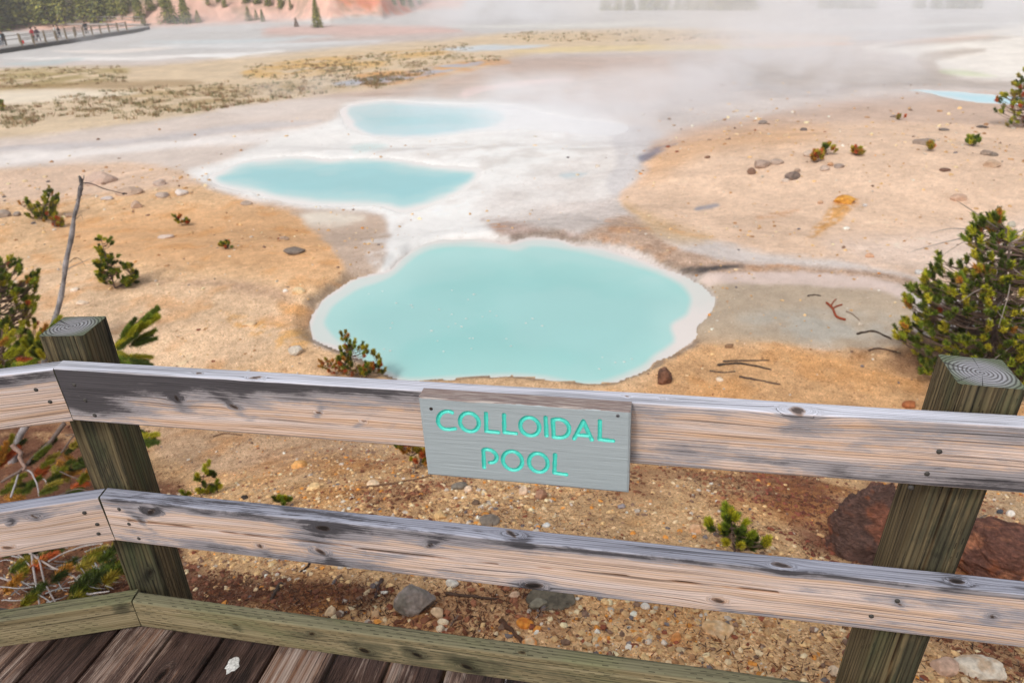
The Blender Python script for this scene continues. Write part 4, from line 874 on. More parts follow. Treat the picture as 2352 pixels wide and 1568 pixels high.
ROCKS = [
 (953,1366,76,60,(150,140,134),'largest grey rock lying on the gravel below the lower rail',FGR,(122,116,108)),
 (1039,1335,25,18,(232,226,216),'white stone just under the lower rail right of the large grey rock',FGR,None),
 (1006,1402,28,24,(220,190,156),'tan stone below and right of the large grey rock',FGR,None),
 (1018,1426,22,16,(234,212,182),'upper of two cream stones touching above the kerb',FGR,None),
 (1012,1440,18,14,(238,220,192),'lower of two cream stones touching above the kerb',FGR,None),
 (1181,1363,21,16,(222,188,160),'pinkish tan stone left of the flat dark rock',FGR,None),
 (1262,1364,96,20,(112,104,90),'long flat dark mossy rock under the lower rail',FGR,(86,80,70)),
 (1236,1382,38,20,(136,130,114),'grey green stone in front of the flat dark rock',FGR,None),
 (1206,1427,32,16,(226,150,66),'bright orange stone above the kerb',FGR,(204,120,50)),
 (1216,1472,30,20,(232,200,160),'cream and orange stone resting by the kerb at the brown stick',FGR,(230,150,80)),
 (1551,1459,22,20,(224,156,96),'orange stone alone in the sand right of centre above the kerb',FGR,None),
 (1482,1389,18,14,(238,230,220),'white stone close under the lower rail right of centre',FGR,None),
 (863,1408,20,16,(214,176,136),'tan stone left of the large grey rock',FGR,None),
 (1009,1180,28,22,(226,190,138),'round yellow tan stone just above the lower rail left of centre',FGR,None),
 (1124,1193,42,20,(132,122,112),'angular grey stone just above the lower rail below the sign',FGR,None),
 (1255,1204,17,11,(214,214,212),'pale grey stone above the lower rail right of the angular grey stone',FGR,None),
 (857,1109,26,16,(236,206,172),'cream stone left of the long thin stick',FGR,None),
 (1056,1114,32,16,(128,120,110),'grey stone under the left half of the sign',FGR,None),
 (1076,1121,17,14,(230,204,178),'pale stone touching the grey stone below the sign',FGR,None),
 (1242,1134,26,22,(170,130,106),'reddish brown stone below the middle of the sign',FGR,None),
 (1202,1124,18,22,(234,210,186),'pale upright stone below the sign',FGR,None),
 (1427,1161,16,12,(156,148,150),'small blue grey stone right of the sign bottom',FGR,None),
 (1092,1152,17,12,(112,92,78),'small dark brown stone below the sign',FGR,None),
 (1650,1437,58,30,(232,202,164),'wide cream rock half sunk in sand below the lower rail',FGR,(216,178,132)),
 (1597,1211,24,22,(222,180,142),'tan stone left of the green pine seedling by the lower rail',FGR,None),
 (2248,1528,92,34,(228,216,198),'large flat whitish rock in the bottom right corner',FGR,(210,184,156)),
 (2166,1524,58,28,(212,178,156),'flat pinkish rock beside the right post foot',FGR,None),
 (1917,1537,26,20,(230,206,178),'cream stone at the bottom left of the right post',FGR,None),
 (1953,1492,32,24,(150,108,90),'reddish brown stone close to the right post',FGR,None),
 (2089,928,30,13,(168,104,66),'rusty brown flat stone just above the top rail near the right post',FGR,None),
 (2320,1177,18,14,(236,228,218),'white stone right of the right post under the top rail',FGR,None),
 (2338,1232,36,22,(228,206,170),'cream slab at the right edge under the top rail',FGR,None),
 (2295,1173,13,12,(76,80,88),'small black stone right of the right post',FGR,None),
 (689,1064,32,18,(226,172,108),'orange tan stone under the top rail left of the sign',FGR,None),
 (720,1116,28,15,(234,198,146),'yellow cream stone above the lower rail left of the sign',FGR,None),
 (761,1401,24,20,(234,204,166),'cream stone against the kerb left of the large grey rock',FGR,None),
 (562,1141,15,9,(60,54,50),'small black stone on the lower rail line left of the sign',FGR,None),
 (1524,860,32,44,(128,92,74),'upright brown rock on the shore just above the top rail',FGR,(96,70,58)),
 (233,409,60,26,(196,170,154),'broad pinkish grey boulder beyond the tip of the dead trunk',LBR,None),
 (297,439,50,16,(190,164,144),'low wide brownish rock right of the dead trunk tip',LBR,None),
 (367,419,24,14,(192,172,160),'grey rock farthest up the left bank before the streaks',LBR,None),
 (373,447,26,13,(184,166,154),'dull grey rock in the row toward the middle pool',LBR,None),
 (417,441,24,14,(214,202,194),'pale grey rock close to the middle pool shore',LBR,None),
 (315,469,22,18,(186,160,140),'brown rock below the low wide brownish rock',LBR,None),
 (8,491,28,18,(168,152,140),'grey rock at the left edge of the photo',LBR,None),
 (40,491,15,11,(150,138,128),'small dark rock beside the leftmost sapling',LBR,None),
 (247,455,24,8,(206,192,186),'flat pale rock right of the dead trunk',LBR,None),
 (160,494,20,9,(170,146,128),'flat brown rock between the sapling and the dead trunk',LBR,None),
 (677,575,42,13,(130,118,108),'long dark grey rock on the orange sand',LBR,(104,92,84)),
 (687,666,27,16,(234,206,164),'yellow cream stone near the left shore of the near pool',LBR,None),
 (656,667,10,8,(238,228,218),'small white stone left of the yellow cream stone',LBR,None),
 (681,803,30,20,(196,186,172),'rounded grey stone left of the reddish seedling',LBR,None),
 (382,542,28,9,(206,186,172),'flat whitish rock in the middle of the left bank',LBR,None),
 (653,547,19,9,(176,152,132),'flat brown stone above the long dark grey rock',LBR,None),
 (173,664,19,9,(236,216,196),'flat white stone right of the dead trunk base',LBR,None),
 (190,694,22,10,(228,204,180),'flat cream stone above the left post',LBR,None),
 (573,742,28,8,(222,190,152),'long flat tan stone beside the ochre stain',LBR,None),
 (567,466,22,9,(176,158,144),'grey rock on the shore below the middle pool tip',LBR,None),
 (1857,353,21,13,(196,176,160),'tan grey rock behind the leftmost small shrub',RBR,None),
 (1749,376,34,16,(172,150,136),'wide brown grey rock in the left rock cluster',RBR,None),
 (1783,371,26,11,(176,156,142),'flat grey rock right of the wide brown grey rock',RBR,None),
 (1725,393,17,15,(134,106,90),'dark brown rock left of the cluster',RBR,None),
 (1820,403,29,17,(138,120,110),'dark grey angular rock on the right slope',RBR,(110,98,92)),
 (1804,414,16,7,(204,184,168),'pale stone at the foot of the dark angular rock',RBR,None),
 (1831,391,14,8,(160,138,122),'small brown stone just behind the dark angular rock',RBR,None),
 (1893,386,19,11,(186,166,152),'grey rock below the small shrubs',RBR,None),
 (1906,377,13,9,(190,146,112),'orange brown stone above the grey rock',RBR,None),
 (1927,381,19,10,(158,142,132),'dark grey rock right of the orange brown stone',RBR,None),
 (2122,325,44,13,(148,132,120),'longest dark flat rock high on the right slope',RBR,None),
 (2266,350,22,13,(150,134,122),'grey brown rock below the bright green shrub',RBR,None),
 (2283,355,15,8,(128,116,106),'small dark rock beside the grey brown rock',RBR,None),
 (2277,374,36,16,(190,162,138),'broad tan rock near the right edge',RBR,None),
 (2170,389,21,6,(122,92,78),'thin dark red flat rock on the right slope',RBR,None),
 (2201,452,30,15,(200,168,146),'rounded pinkish tan rock above the big pine',RBR,None),
 (1846,297,15,7,(112,100,94),'small dark rock high on the left of the right slope',RBR,None),
 (1751,281,19,8,(142,130,122),'dark rock near the steaming shore',RBR,None),
 (1625,360,12,7,(132,102,84),'small brown rock above the grey shore',RBR,None),
 (2054,267,17,5,(130,116,108),'thin dark flat rock left of the red plant',RBR,None),
 (2256,291,22,5,(96,88,84),'thin black flat rock left of the far right shrub',RBR,None),
 (2167,297,21,5,(120,110,104),'thin grey flat rock on the upper right slope',RBR,None),
 (1944,523,14,9,(236,230,218),'white stone below the ochre crust',RBR,None),
 (1986,471,10,7,(206,200,196),'small pale grey stone right of the ochre crust',RBR,None),
 (1883,464,12,8,(196,160,132),'small tan stone left of the ochre crust',RBR,None),
 (2322,515,16,13,(176,172,158),'grey green stone right of the big pine top',RBR,None),
 (1938,457,40,17,(222,164,76),'lumpy ochre yellow crust rock on the right slope',RBR,(190,130,60)),
 (2110,624,18,10,(196,192,188),'pale grey stone on the gravel strip left of the big pine',RBR,None),
 (1998,586,18,9,(214,168,136),'pink tan stone on the upper edge of the gravel strip',RBR,None),
 (1653,870,16,8,(226,208,184),'small cream stone among the driftwood by the near shore',FGR,None),
 (1675,793,18,9,(142,112,86),'small brown stone on the orange sand right of the near pool',FGR,None),
]
for k, (px, py, w_, h_, c, lab, grp, c2) in enumerate(ROCKS): rock(px, py, w_, h_, c, lab, grp, seed=k*7, col2=c2, ang=12 if w_ > 25 else 8)
rock(1998,1190,160,205,(92,70,62),'big dark red brown boulder behind the left side of the right post',None,'boulder',.8,3,16,col2=(128,84,66))
rock(2296,1270,210,130,(104,70,58),'broad rust brown boulder right of the right post',None,'boulder',.8,5,16,col2=(156,104,76))

# ------------------------------------------------------------------ sticks and driftwood
BARKM = mat_vcol('bark', .9, .35, 70, .15, .5, .006)
def along(px, py, lift=0.0):
    p = hit([px], [py])[0]; return C0+(p-C0)*(1-lift)
def stick(pts, rpx, col, label, name='stick', lift=.0, group=None):
    P = np.array([along(x, y, lift) for x, y in pts]); k = depth_of(P.mean(0))/FPX; P = catmull(P, 6, False); R = rpx*k
    P[:, 2] += R*.6; P[:, :2] += (np.random.default_rng(int(pts[0][0])).normal(size=(len(P), 2)))*R*.25
    t = np.linspace(0, 1, len(P)); rr = R*(1-.45*t)*(1+.15*np.sin(t*17))
    g = Geo(); g.tube(P-P[0], rr, 7, alb(*col)); o = link(name, g.mesh(name), mat=BARKM, loc=P[0]); tag(o, label, name, group)
STG = 'sticks lying behind the railing'
for pts, rp, c, lab in [
 ([(832,1121),(900,1112),(990,1094)],3.5,(120,92,72),'long thin brown stick running under the left end of the sign'),
 ([(1026,1364),(1085,1371),(1146,1378)],4.5,(88,70,60),'dark brown bark stick right of the large grey rock'),
 ([(1275,1364),(1255,1388),(1230,1420)],1.6,(196,188,180),'pale grey straight twig lying over the flat dark rock'),
 ([(1152,1428),(1172,1448),(1200,1478)],7,(92,66,52),'thick dark brown broken stick leaning to the kerb'),
 ([(876,1333),(870,1350),(862,1374)],5,(84,70,66),'short dark grey stick left of the large grey rock'),
 ([(1052,1416),(1044,1426),(1034,1438)],4,(128,106,92),'short grey brown chip of wood by the cream stones'),
 ([(645,1342),(634,1360),(622,1380)],6,(80,68,60),'stubby grey black stick in the needle litter'),
 ([(712,1290),(705,1304),(690,1314)],3.5,(76,58,48),'small curved dark stick under the lower rail'),
 ([(1398,1086),(1440,1092),(1470,1100)],2,(110,84,66),'thin brown twig right of the sign'),
 ([(490,1003),(520,996),(556,1000)],2.2,(112,88,72),'thin brown twig behind the top rail left side'),
 ([(2250,1190),(2262,1184),(2275,1181)],2,(120,110,100),'small grey twig right of the right post')]: stick(pts, rp, c, lab, group=STG)
DWG = 'driftwood on the sand right of the near pool'
for pts, rp, c, lab in [
 ([(1648,840),(1701,836),(1768,849)],3.2,(74,66,60),'longest dark driftwood branch just above the top rail'),
 ([(1661,831),(1700,829),(1766,828)],2.4,(84,74,66),'thin straight driftwood behind the longest branch'),
 ([(1698,866),(1730,872),(1790,884)],3,(90,76,68),'lowest dark driftwood piece above the top rail'),
 ([(1630,852),(1660,856),(1690,853)],2,(96,84,74),'short grey driftwood left of the lowest piece'),
 ([(1968,768),(2008,763),(2048,780)],3,(70,58,50),'black branch lying left of the big pine'),
 ([(1995,806),(2020,801),(2070,812)],2.4,(86,66,56),'thin brown branch at the foot of the big pine'),
 ([(1855,681),(1868,678),(1885,680)],2,(84,74,66),'short dark twig on the grey mud flat'),
 ([(1944,716),(1960,724),(1974,736)],1.5,(132,112,98),'faint grey twig right of the red twig')]: stick(pts, rp, c, lab, 'driftwood', group=DWG)
g = Geo(); base = along(1921, 729)
for pts, rp in (([(1898,697),(1912,710),(1921,729),(1942,736)],2.6), ([(1912,710),(1922,704),(1934,701)],1.8), ([(1908,704),(1914,694),(1920,688)],1.4)):
    P = catmull(np.array([along(x, y) for x, y in pts]), 5, False); k = depth_of(P[0])/FPX; P[:, 2] += rp*k; g.tube(P-base, rp*k, 6, alb(150,72,46))
o = link('red_twig', g.mesh('red_twig'), mat=BARKM, loc=base); tag(o, 'forked rust red twig lying on the grey mud flat', 'twig')

# ------------------------------------------------------------------ pines and shrubs
NEEDLEM = mat_vcol('needles', .55, .3, 90, .3)
def mat_leafy():
    b = NEEDLEM.node_tree.nodes['Principled BSDF']; b.inputs['Roughness'].default_value = .6
mat_leafy()
def needles(S, D, L, nl, n, wd, cols, g, spread=(.5, 1.35)):
    """needle triangles round shoots: S base, D direction, L length (arrays)"""
    m = len(S); S = np.repeat(S, n, 0); Dn = np.repeat(D, n, 0); L = np.repeat(L, n); M_ = m*n
    t = g.random(M_)**.8; base = S+Dn*(L*t)[:, None]
    R = g.normal(size=(M_, 3)); R -= Dn*(R*Dn).sum(1)[:, None]; R /= np.linalg.norm(R, axis=1)[:, None]+1e-9
    sp = g.uniform(*spread, M_)*(1-.45*t); d = Dn*np.cos(sp)[:, None]+R*np.sin(sp)[:, None]; d[:, 2] += .08; d /= np.linalg.norm(d, axis=1)[:, None]
    ln = nl*g.uniform(.7, 1.15, M_); side = np.cross(d, g.normal(size=(M_, 3))); side /= np.linalg.norm(side, axis=1)[:, None]+1e-9
    w2 = wd*g.uniform(.7, 1.3, M_)
    V = np.stack([base-side*w2[:, None], base+side*w2[:, None], base+d*(ln*.65)[:, None]+side*(w2*.8)[:, None], base+d*ln[:, None], base+d*(ln*.65)[:, None]-side*(w2*.8)[:, None]], 1).reshape(-1, 3)
    f = np.arange(M_)[:, None]*5; T = np.concatenate([f+[0, 1, 2], f+[0, 2, 4], f+[4, 2, 3]])
    C = np.repeat(cols, n, 0)*g.uniform(.7, 2.0, (M_, 1)); C = np.repeat(C, 5, 0)
    return V, T, np.clip(C, 0.004, .8)
GREENS = [alb(152,152,34), alb(122,134,34), alb(100,118,34), alb(172,164,46), alb(78,94,30), alb(66,80,28)]
BRONZE = [alb(168,120,48), alb(176,88,44), alb(140,126,44)]
def pine(name, poly, base, label, cat='pine', group=None, n=60, sl=.07, nl=.045, nn=36, wd=.0016, thick=.3, red=.06, twig=.003, trunk=.012, stems=1, seed=0, lift=0., up=.8, pal=None, colw=1., cone=False, extra_dead=0, holes=.25):
    n = int(n*(1.5 if n > 110 else 1.8 if name != 'shrub' else .9))
    g = np.random.default_rng(500+seed); poly = np.array(poly, float); b = hit([base[0]], [base[1]])[0]
    if lift: b = along(base[0], base[1], lift)
    r0 = math.hypot(b[0], b[1]+CD); k = depth_of(b)/FPX
    lo, hi = poly.min(0), poly.max(0); pts = []
    rel = np.array([b[0], b[1], b[2]])
    while len(pts) < n:
        X = g.uniform(lo[0], hi[0], 400); Y = g.uniform(lo[1], hi[1], 400); ok = sdist(X, Y, poly, 4) > 0
        dn = fbm(X/14., Y/14., oct=2, seed=seed+3) > -holes
        for X_, Y_ in zip(X[ok & dn], Y[ok & dn]):
            mid = (lo[0]+hi[0])/2; q = 1-((X_-mid)/(hi[0]-lo[0]+1)*1.6)**2
            p = at_range(X_, Y_, r0+g.uniform(-thick, thick)*max(q, .15)*(.35+.65*(Y_-lo[1])/(hi[1]-lo[1]+1)))
            h = float(height(np.array([p[0]]), np.array([p[1]]))[0])
            if p[2] < h+.015: p[2] = h+.02+.5*sl*g.random()
            pts.append(p)
            if len(pts) >= n: break
    P = np.array(pts); top = P[P[:, 2].argsort()[-max(3, n//40):]].mean(0)
    tips = [top]+[P[g.integers(len(P))] for _ in range(stems-1)]
    G = Geo(); spine = []
    for i, tp in enumerate(tips):
        s = catmull(np.array([b, b*.65+tp*.35+g.normal(size=3)*.02*sl*10, b*.3+tp*.7, tp]), 6, False); spine.append(s)
        G.tube(s-rel, np.linspace(trunk*(1 if i == 0 else .7), trunk*.3, len(s)), 7, alb(112,98,92))
    o_tr = G
    SP = np.concatenate(spine); Gb = Geo(); D = np.empty_like(P)
    for i, p in enumerate(P):
        c = SP[(SP[:, 2] < p[2]-.15*np.linalg.norm(SP[:, :2]-p[:2], axis=1)+.02)] if len(SP) else SP
        if len(c) == 0: c = SP[:1]
        q = c[np.argmin(np.linalg.norm(c-p, axis=1))]; v = p-q; L = np.linalg.norm(v)+1e-6
        h = v/L; d = h*.7+np.array([0, 0, up])+g.normal(size=3)*.22; D[i] = d/np.linalg.norm(d)
        m = (p+q)/2+np.array([0, 0, -.10*L])+g.normal(size=3)*.03*L
        if L > sl*.6: Gb.tube(catmull(np.array([q, m, p]), 4, False)-rel, np.linspace(twig*1.6, twig*.7, 9), 5, alb(124,104,92), False)
        Gb.tube(np.array([p, p+D[i]*sl*.9])-rel, [twig*.8, twig*.4], 4, alb(120,88,56), False)
    for _ in range(extra_dead):
        q = SP[g.integers(len(SP)//2)]; v = g.normal(size=3)*[1, 1, .35]; v /= np.linalg.norm(v); L = thick*g.uniform(.4, 1.1)
        e = q+v*L; Gb.tube(catmull(np.array([q, (q+e)/2+g.normal(size=3)*.12*L, e+[0, 0, -.1*L]]), 5, False)-rel, np.linspace(twig*1.7, twig*.5, 11), 5, alb(158,146,140), False)
    pl = np.array(pal if pal is not None else GREENS); C = pl[g.integers(0, len(pl), n)]
    rd = g.random(n) < red; C[rd] = np.array(BRONZE)[g.integers(0, 3, rd.sum())]
    # shoots at the outside are brighter growth
    V, T, CC = needles(P-rel, D, np.full(n, sl)*g.uniform(.7, 1.25, n), nl*1.1, int(nn*3.0), wd*1.2, C*colw, g)
    root = empty(name, rel); tag(root, label, cat, group)
    link('trunk', o_tr.mesh('trunk'), root, BARKM); link('branch', Gb.mesh('branch'), root, BARKM) if Gb.n else None
    link('foliage', make_mesh('foliage', V, [T], False, {'Col': CC}), root, NEEDLEM)
    return root
def zc(P, ox, oy, s): return [(ox+s*a, oy+s*b) for a, b in P]
BIG = [(2218,528),(2240,508),(2256,505),(2270,508),(2291,490),(2306,517),(2309,546),(2320,552),(2322,574),(2347,546),(2420,530),(2470,620),(2490,760),(2480,880),(2352,905),(2250,870),(2205,866),(2150,880),(2100,870),(2089,854),(2124,845),(2124,812),(2077,798),(2060,775),(2063,745),(2101,735),(2086,701),(2086,672),(2124,657),(2124,634),(2153,616),(2159,593),(2183,593),(2186,612),(2215,600),(2230,580)]
pine('pine_bush', BIG, (2275,868), 'largest dense green pine bush at the right edge behind the right post', 'pine', None, 980, .085, .052, 34, .0028, .95, .05, .0045, .035, 7, seed=1, up=.7, extra_dead=46, holes=.12)
pine('pine_bush', [(2283,247),(2293,240),(2295,213),(2312,215),(2328,187),(2345,168),(2400,160),(2440,230),(2430,296),(2375,297),(2288,290),(2300,272),(2286,262)], (2362,294), 'green and orange pine shrub cut by the right edge high on the right slope', 'pine', 'pine shrubs', 130, .13, .10, 30, .007, .6, .3, .010, .03, 3, seed=2, up=.7)
pine('pine_sapling', [(48,467),(60,459),(70,470),(85,478),(95,462),(104,456),(106,440),(112,430),(120,433),(120,446),(133,451),(133,470),(128,480),(134,500),(90,504),(52,501)], (95,504), 'green sapling with a taller right stem, farthest left on the left bank', 'sapling', 'pine saplings', 70, .09, .06, 34, .0035, .4, .12, .005, .012, 3, seed=3, up=1.2)
pine('pine_sapling', [(104,506),(112,501),(130,501),(146,507),(146,520),(125,523),(105,520)], (125,522), 'low red brown sapling in front of the farthest left green one', 'sapling', 'pine saplings', 26, .05, .05, 34, .0035, .18, .7, .004, .008, 2, seed=4, up=1.2)
pine('pine_sapling', [(398,493),(408,496),(420,500),(430,505),(437,516),(415,517),(404,510)], (420,518), 'small dark green tuft of pine in the middle of the left bank', 'sapling', 'pine saplings', 16, .06, .05, 30, .004, .1, .3, .004, .008, 2, seed=5, up=1.2)
pine('pine_sapling', [(500,558),(515,556),(528,560),(534,571),(508,571)], (518,572), 'tiny green and red pine tuft right of the middle tuft on the left bank', 'sapling', 'pine saplings', 14, .045, .04, 30, .0035, .1, .5, .004, .006, 2, seed=6, up=1.0)
pine('pine_sapling', [(221,575),(223,556),(232,548),(240,556),(258,553),(257,563),(244,572),(252,582),(266,580),(270,600),(262,612),(284,606),(300,612),(316,628),(313,650),(300,662),(262,662),(234,648),(220,624),(238,622),(222,606),(236,596)], (265,662), 'open green sapling with a leaning top standing right of the dead trunk', 'sapling', 'pine saplings', 105, .06, .045, 40, .0026, .3, .03, .004, .012, 3, seed=7, up=.6, holes=.1)
pine('pine_bush', [(2,602),(18,598),(30,607),(46,608),(50,640),(64,636),(86,632),(84,652),(76,664),(84,690),(82,706),(93,722),(84,745),(88,770),(70,790),(76,820),(40,850),(-60,860),(-80,620)], (10,846), 'bushy green pine at the left edge below the dead trunk', 'pine', None, 300, .075, .05, 36, .0026, .5, .05, .005, .02, 4, seed=8, up=.8, holes=.15)
pine('pine_sapling', [(786,770),(789,741),(795,758),(805,776),(817,785),(814,802),(828,806),(826,796),(840,795),(845,812),(852,818),(862,806),(873,806),(878,835),(888,862),(840,866),(800,858),(775,836),(768,824),(782,812)], (826,870), 'bushy green and red seedling poking above the top rail at the near pool', 'sapling', 'pine saplings', 60, .05, .035, 60, .0017, .14, .32, .003, .006, 6, seed=9, up=2.2)
pine('pine_sapling', [(722,834),(748,828),(772,828),(800,850),(880,862),(880,874),(760,856)], (800,862), 'brown withered ground shoots at the foot of the green and red seedling', 'sapling', None, 40, .035, .03, 30, .0015, .14, 1., .003, .004, 3, seed=10, up=.6, pal=[alb(96,60,40), alb(110,70,44), alb(80,60,34)])
pine('pine_sapling', [(474,1072),(487,1060),(498,1068),(494,1092),(502,1110),(494,1122),(514,1136),(505,1146),(470,1146),(415,1140),(412,1130),(440,1126),(452,1132),(462,1112),(450,1090),(462,1088)], (462,1142), 'thin green seedling left of centre between the two rails', 'sapling', 'pine saplings', 22, .035, .03, 70, .0012, .05, .03, .0022, .004, 2, seed=11, up=1.2)
pine('pine_sapling', [(634,1150),(645,1145),(668,1152),(664,1162),(640,1160)], (652,1164), 'small green pine sprig on top of the lower rail line', 'sapling', 'pine saplings', 7, .03, .026, 60, .0012, .04, .03, .002, .003, 1, seed=12, up=1.2)
pine('pine_sapling', [(1663,1176),(1682,1172),(1698,1184),(1694,1204),(1712,1216),(1708,1232),(1728,1236),(1736,1216),(1752,1240),(1765,1256),(1748,1268),(1690,1264),(1650,1244),(1612,1252),(1625,1203),(1640,1204),(1648,1232),(1664,1222),(1668,1200)], (1688,1272), 'bright green branched seedling above the lower rail right of the sign', 'sapling', 'pine saplings', 26, .035, .03, 80, .0012, .06, .02, .0026, .004, 3, seed=13, up=1.4)
pine('pine_sapling', [(914,1030),(930,1018),(975,1036),(984,1062),(975,1072),(945,1062)], (955,1076), 'red and green seedling half hidden behind the left end of the sign', 'sapling', 'pine saplings', 26, .035, .028, 50, .0012, .1, .7, .002, .003, 4, seed=14, up=1.5)
for i, (px, py, w_, h_, rd, lab) in enumerate([(1901.5,347,28,18,.5,'green and brown shrub tuft, upper of the pair on the right slope'),(1877.6,364,28,17,.8,'red brown shrub tuft, lower of the pair on the right slope'),(1968.7,350,20,14,.6,'small green and red shrub tuft right of the pair'),(2132,341,20,12,.5,'small round shrub tuft below the long dark rock'),(2235,327,32,17,.0,'bright green round shrub tuft high on the right slope'),(2070,271,16,8,1.,'tiny deep red plant on the upper right slope'),(4,245,10,22,.6,'dark brown shrub stump at the left edge of the marsh')]):
    poly = [(px-w_/2, py+h_/2), (px-w_/2, py), (px-w_/4, py-h_/2), (px+w_/4, py-h_/2), (px+w_/2, py), (px+w_/2, py+h_/2)]
    pine('shrub', poly, (px, py+h_/2), lab, 'shrub', 'shrub tufts on the right slope' if i < 5 else None, 26, .10, .08, 26, .006, .2, rd, .005, .008, 3, seed=20+i, up=1.5, pal=None if rd < 1 else [alb(120,52,40)])
# pine overhanging the corner of the railing: long needles close to the lens
def spray(name, shoots, label, wood=(), cat='pine', lift_base=None, nn=150, nl=.042, wd=.0010, seed=0, red=.1, dim=1.):
    g = np.random.default_rng(900+seed); S, D, L = [], [], []
    for (x0, y0, x1, y1, lf) in shoots:
        a = along(x0, y0, lf); r = math.hypot(a[0], a[1]+CD); b = at_range(x1, y1, r-.02); v = b-a; l = np.linalg.norm(v); S.append(a); D.append(v/l); L.append(l)
    S, D, L = np.array(S), np.array(D), np.array(L); rel = S[0].copy(); 
    cc = np.array(GREENS)[g.integers(0, 6, len(S))]*dim; rd = g.random(len(S)) < red; cc[rd] = np.array(BRONZE)[g.integers(0, 3, rd.sum())]
    k = np.maximum((L/.05*nn).astype(int), 40); SS = np.repeat(S, k//20, 0); DD = np.repeat(D, k//20, 0); LL = np.repeat(L, k//20); CC_ = np.repeat(cc, k//20, 0)
    V, T, C = needles(SS-rel, DD, LL, nl*1.25, 40, wd*1.3, CC_, g, (.35, 1.35))
    root = empty(name, rel); tag(root, label, cat)
    link('foliage', make_mesh('foliage', V, [T], False, {'Col': C}), root, NEEDLEM)
    G = Geo()
    for s, d, l in zip(S, D, L): G.tube(np.array([s, s+d*l*.5, s+d*l])-rel, [.004, .0032, .0022], 6, alb(140,104,66)); e = s+d*l; G.tube(np.array([e, e+d*.012, e+d*.02])-rel, [.003, .0028, .0008], 6, alb(176,104,66))
    for pts, R, c in wood:
        P = np.array([along(x, y, lf) for x, y, lf in pts]); P = catmull(P, 6, False); t = np.linspace(0, 1, len(P)); kk = depth_of(P.mean(0))/FPX
        P = P+np.stack([fbm(t*6, t*0+i, oct=2, seed=int(pts[0][0])+7+i) for i in range(3)], 1)*R*kk*.8
        G.tube(P-rel, R*kk*(1-.5*t), 8, alb(*c))
    link('branch', G.mesh('branch'), root, BARKM); return root
SH1 = [(262,800,302,762,.30),(290,775,330,735,.31),(318,750,352,722,.32),(300,790,345,770,.30),(258,812,300,835,.28),(290,822,335,830,.27),(282,772,300,745,.33),(300,985,330,1012,.20),(310,1010,350,1008,.20),(335,735,350,718,.33),(270,830,318,842,.26),
  (105,775,128,740,.30),(118,790,142,756,.3),(88,792,96,760,.28),(98,820,80,800,.28),(62,812,84,790,.27),(30,830,64,838,.26),(12,820,34,796,.26),(0,790,20,772,.28),(40,852,76,836,.25),(74,800,60,776,.27)]
SH1 += [(x+dx*.6, y+dy*.6, x2+dx, y2+dy, lf+.006) for (x, y, x2, y2, lf) in SH1 for dx, dy in ((9, -10), (-7, 9), (10, 8))]
spray('pine_bush', SH1,
  'green pine branches with long needles reaching out on both sides of the left post', [([(150,900,.22),(215,850,.25),(262,800,.3),(300,770,.32),(345,728,.34)],2.6,(138,112,92)),([(240,930,.2),(258,850,.24),(262,812,.28)],2,(138,112,92)),([(150,1000,.2),(240,990,.2),(300,985,.2),(345,1006,.2)],2,(130,108,92)),([(128,900,.22),(108,800,.28),(88,780,.3)],2.4,(150,140,134)),([(128,860,.22),(60,820,.26),(10,830,.26)],2.2,(140,128,120))], seed=1, red=.06)
L1 = [(5,1060,40,1030,.16),(75,1055,110,1028,.17),(130,1055,165,1085,.17),(150,1080,190,1070,.15),(160,1030,185,1010,.2),(176,1060,204,1048,.18),(10,1120,40,1108,.13),(100,1120,136,1108,.14),(118,1095,146,1078,.15),(20,1130,60,1128,.12),(160,1120,196,1112,.13),(30,1300,62,1286,.08),(100,1275,136,1262,.1),(185,1295,222,1278,.09),(236,1280,262,1262,.1),(214,1330,246,1310,.08),(168,1350,196,1332,.07),(58,1380,84,1362,.06),(128,1325,154,1306,.08),(150,1385,176,1372,.06),(225,1300,258,1318,.09),(0,1065,14,1020,.16),(60,1120,88,1100,.13),(90,1075,118,1060,.15),(195,1100,206,1080,.15),(6,1240,30,1262,.08),(70,1300,96,1290,.08),(200,1330,215,1352,.07),(20,1350,40,1330,.06),(250,1330,270,1310,.08)]
L1 += [(x+dx, y+dy, x2+dx, y2+dy, lf*.92) for (x, y, x2, y2, lf) in L1 for dx, dy in ((14, -16), (-12, 14))]
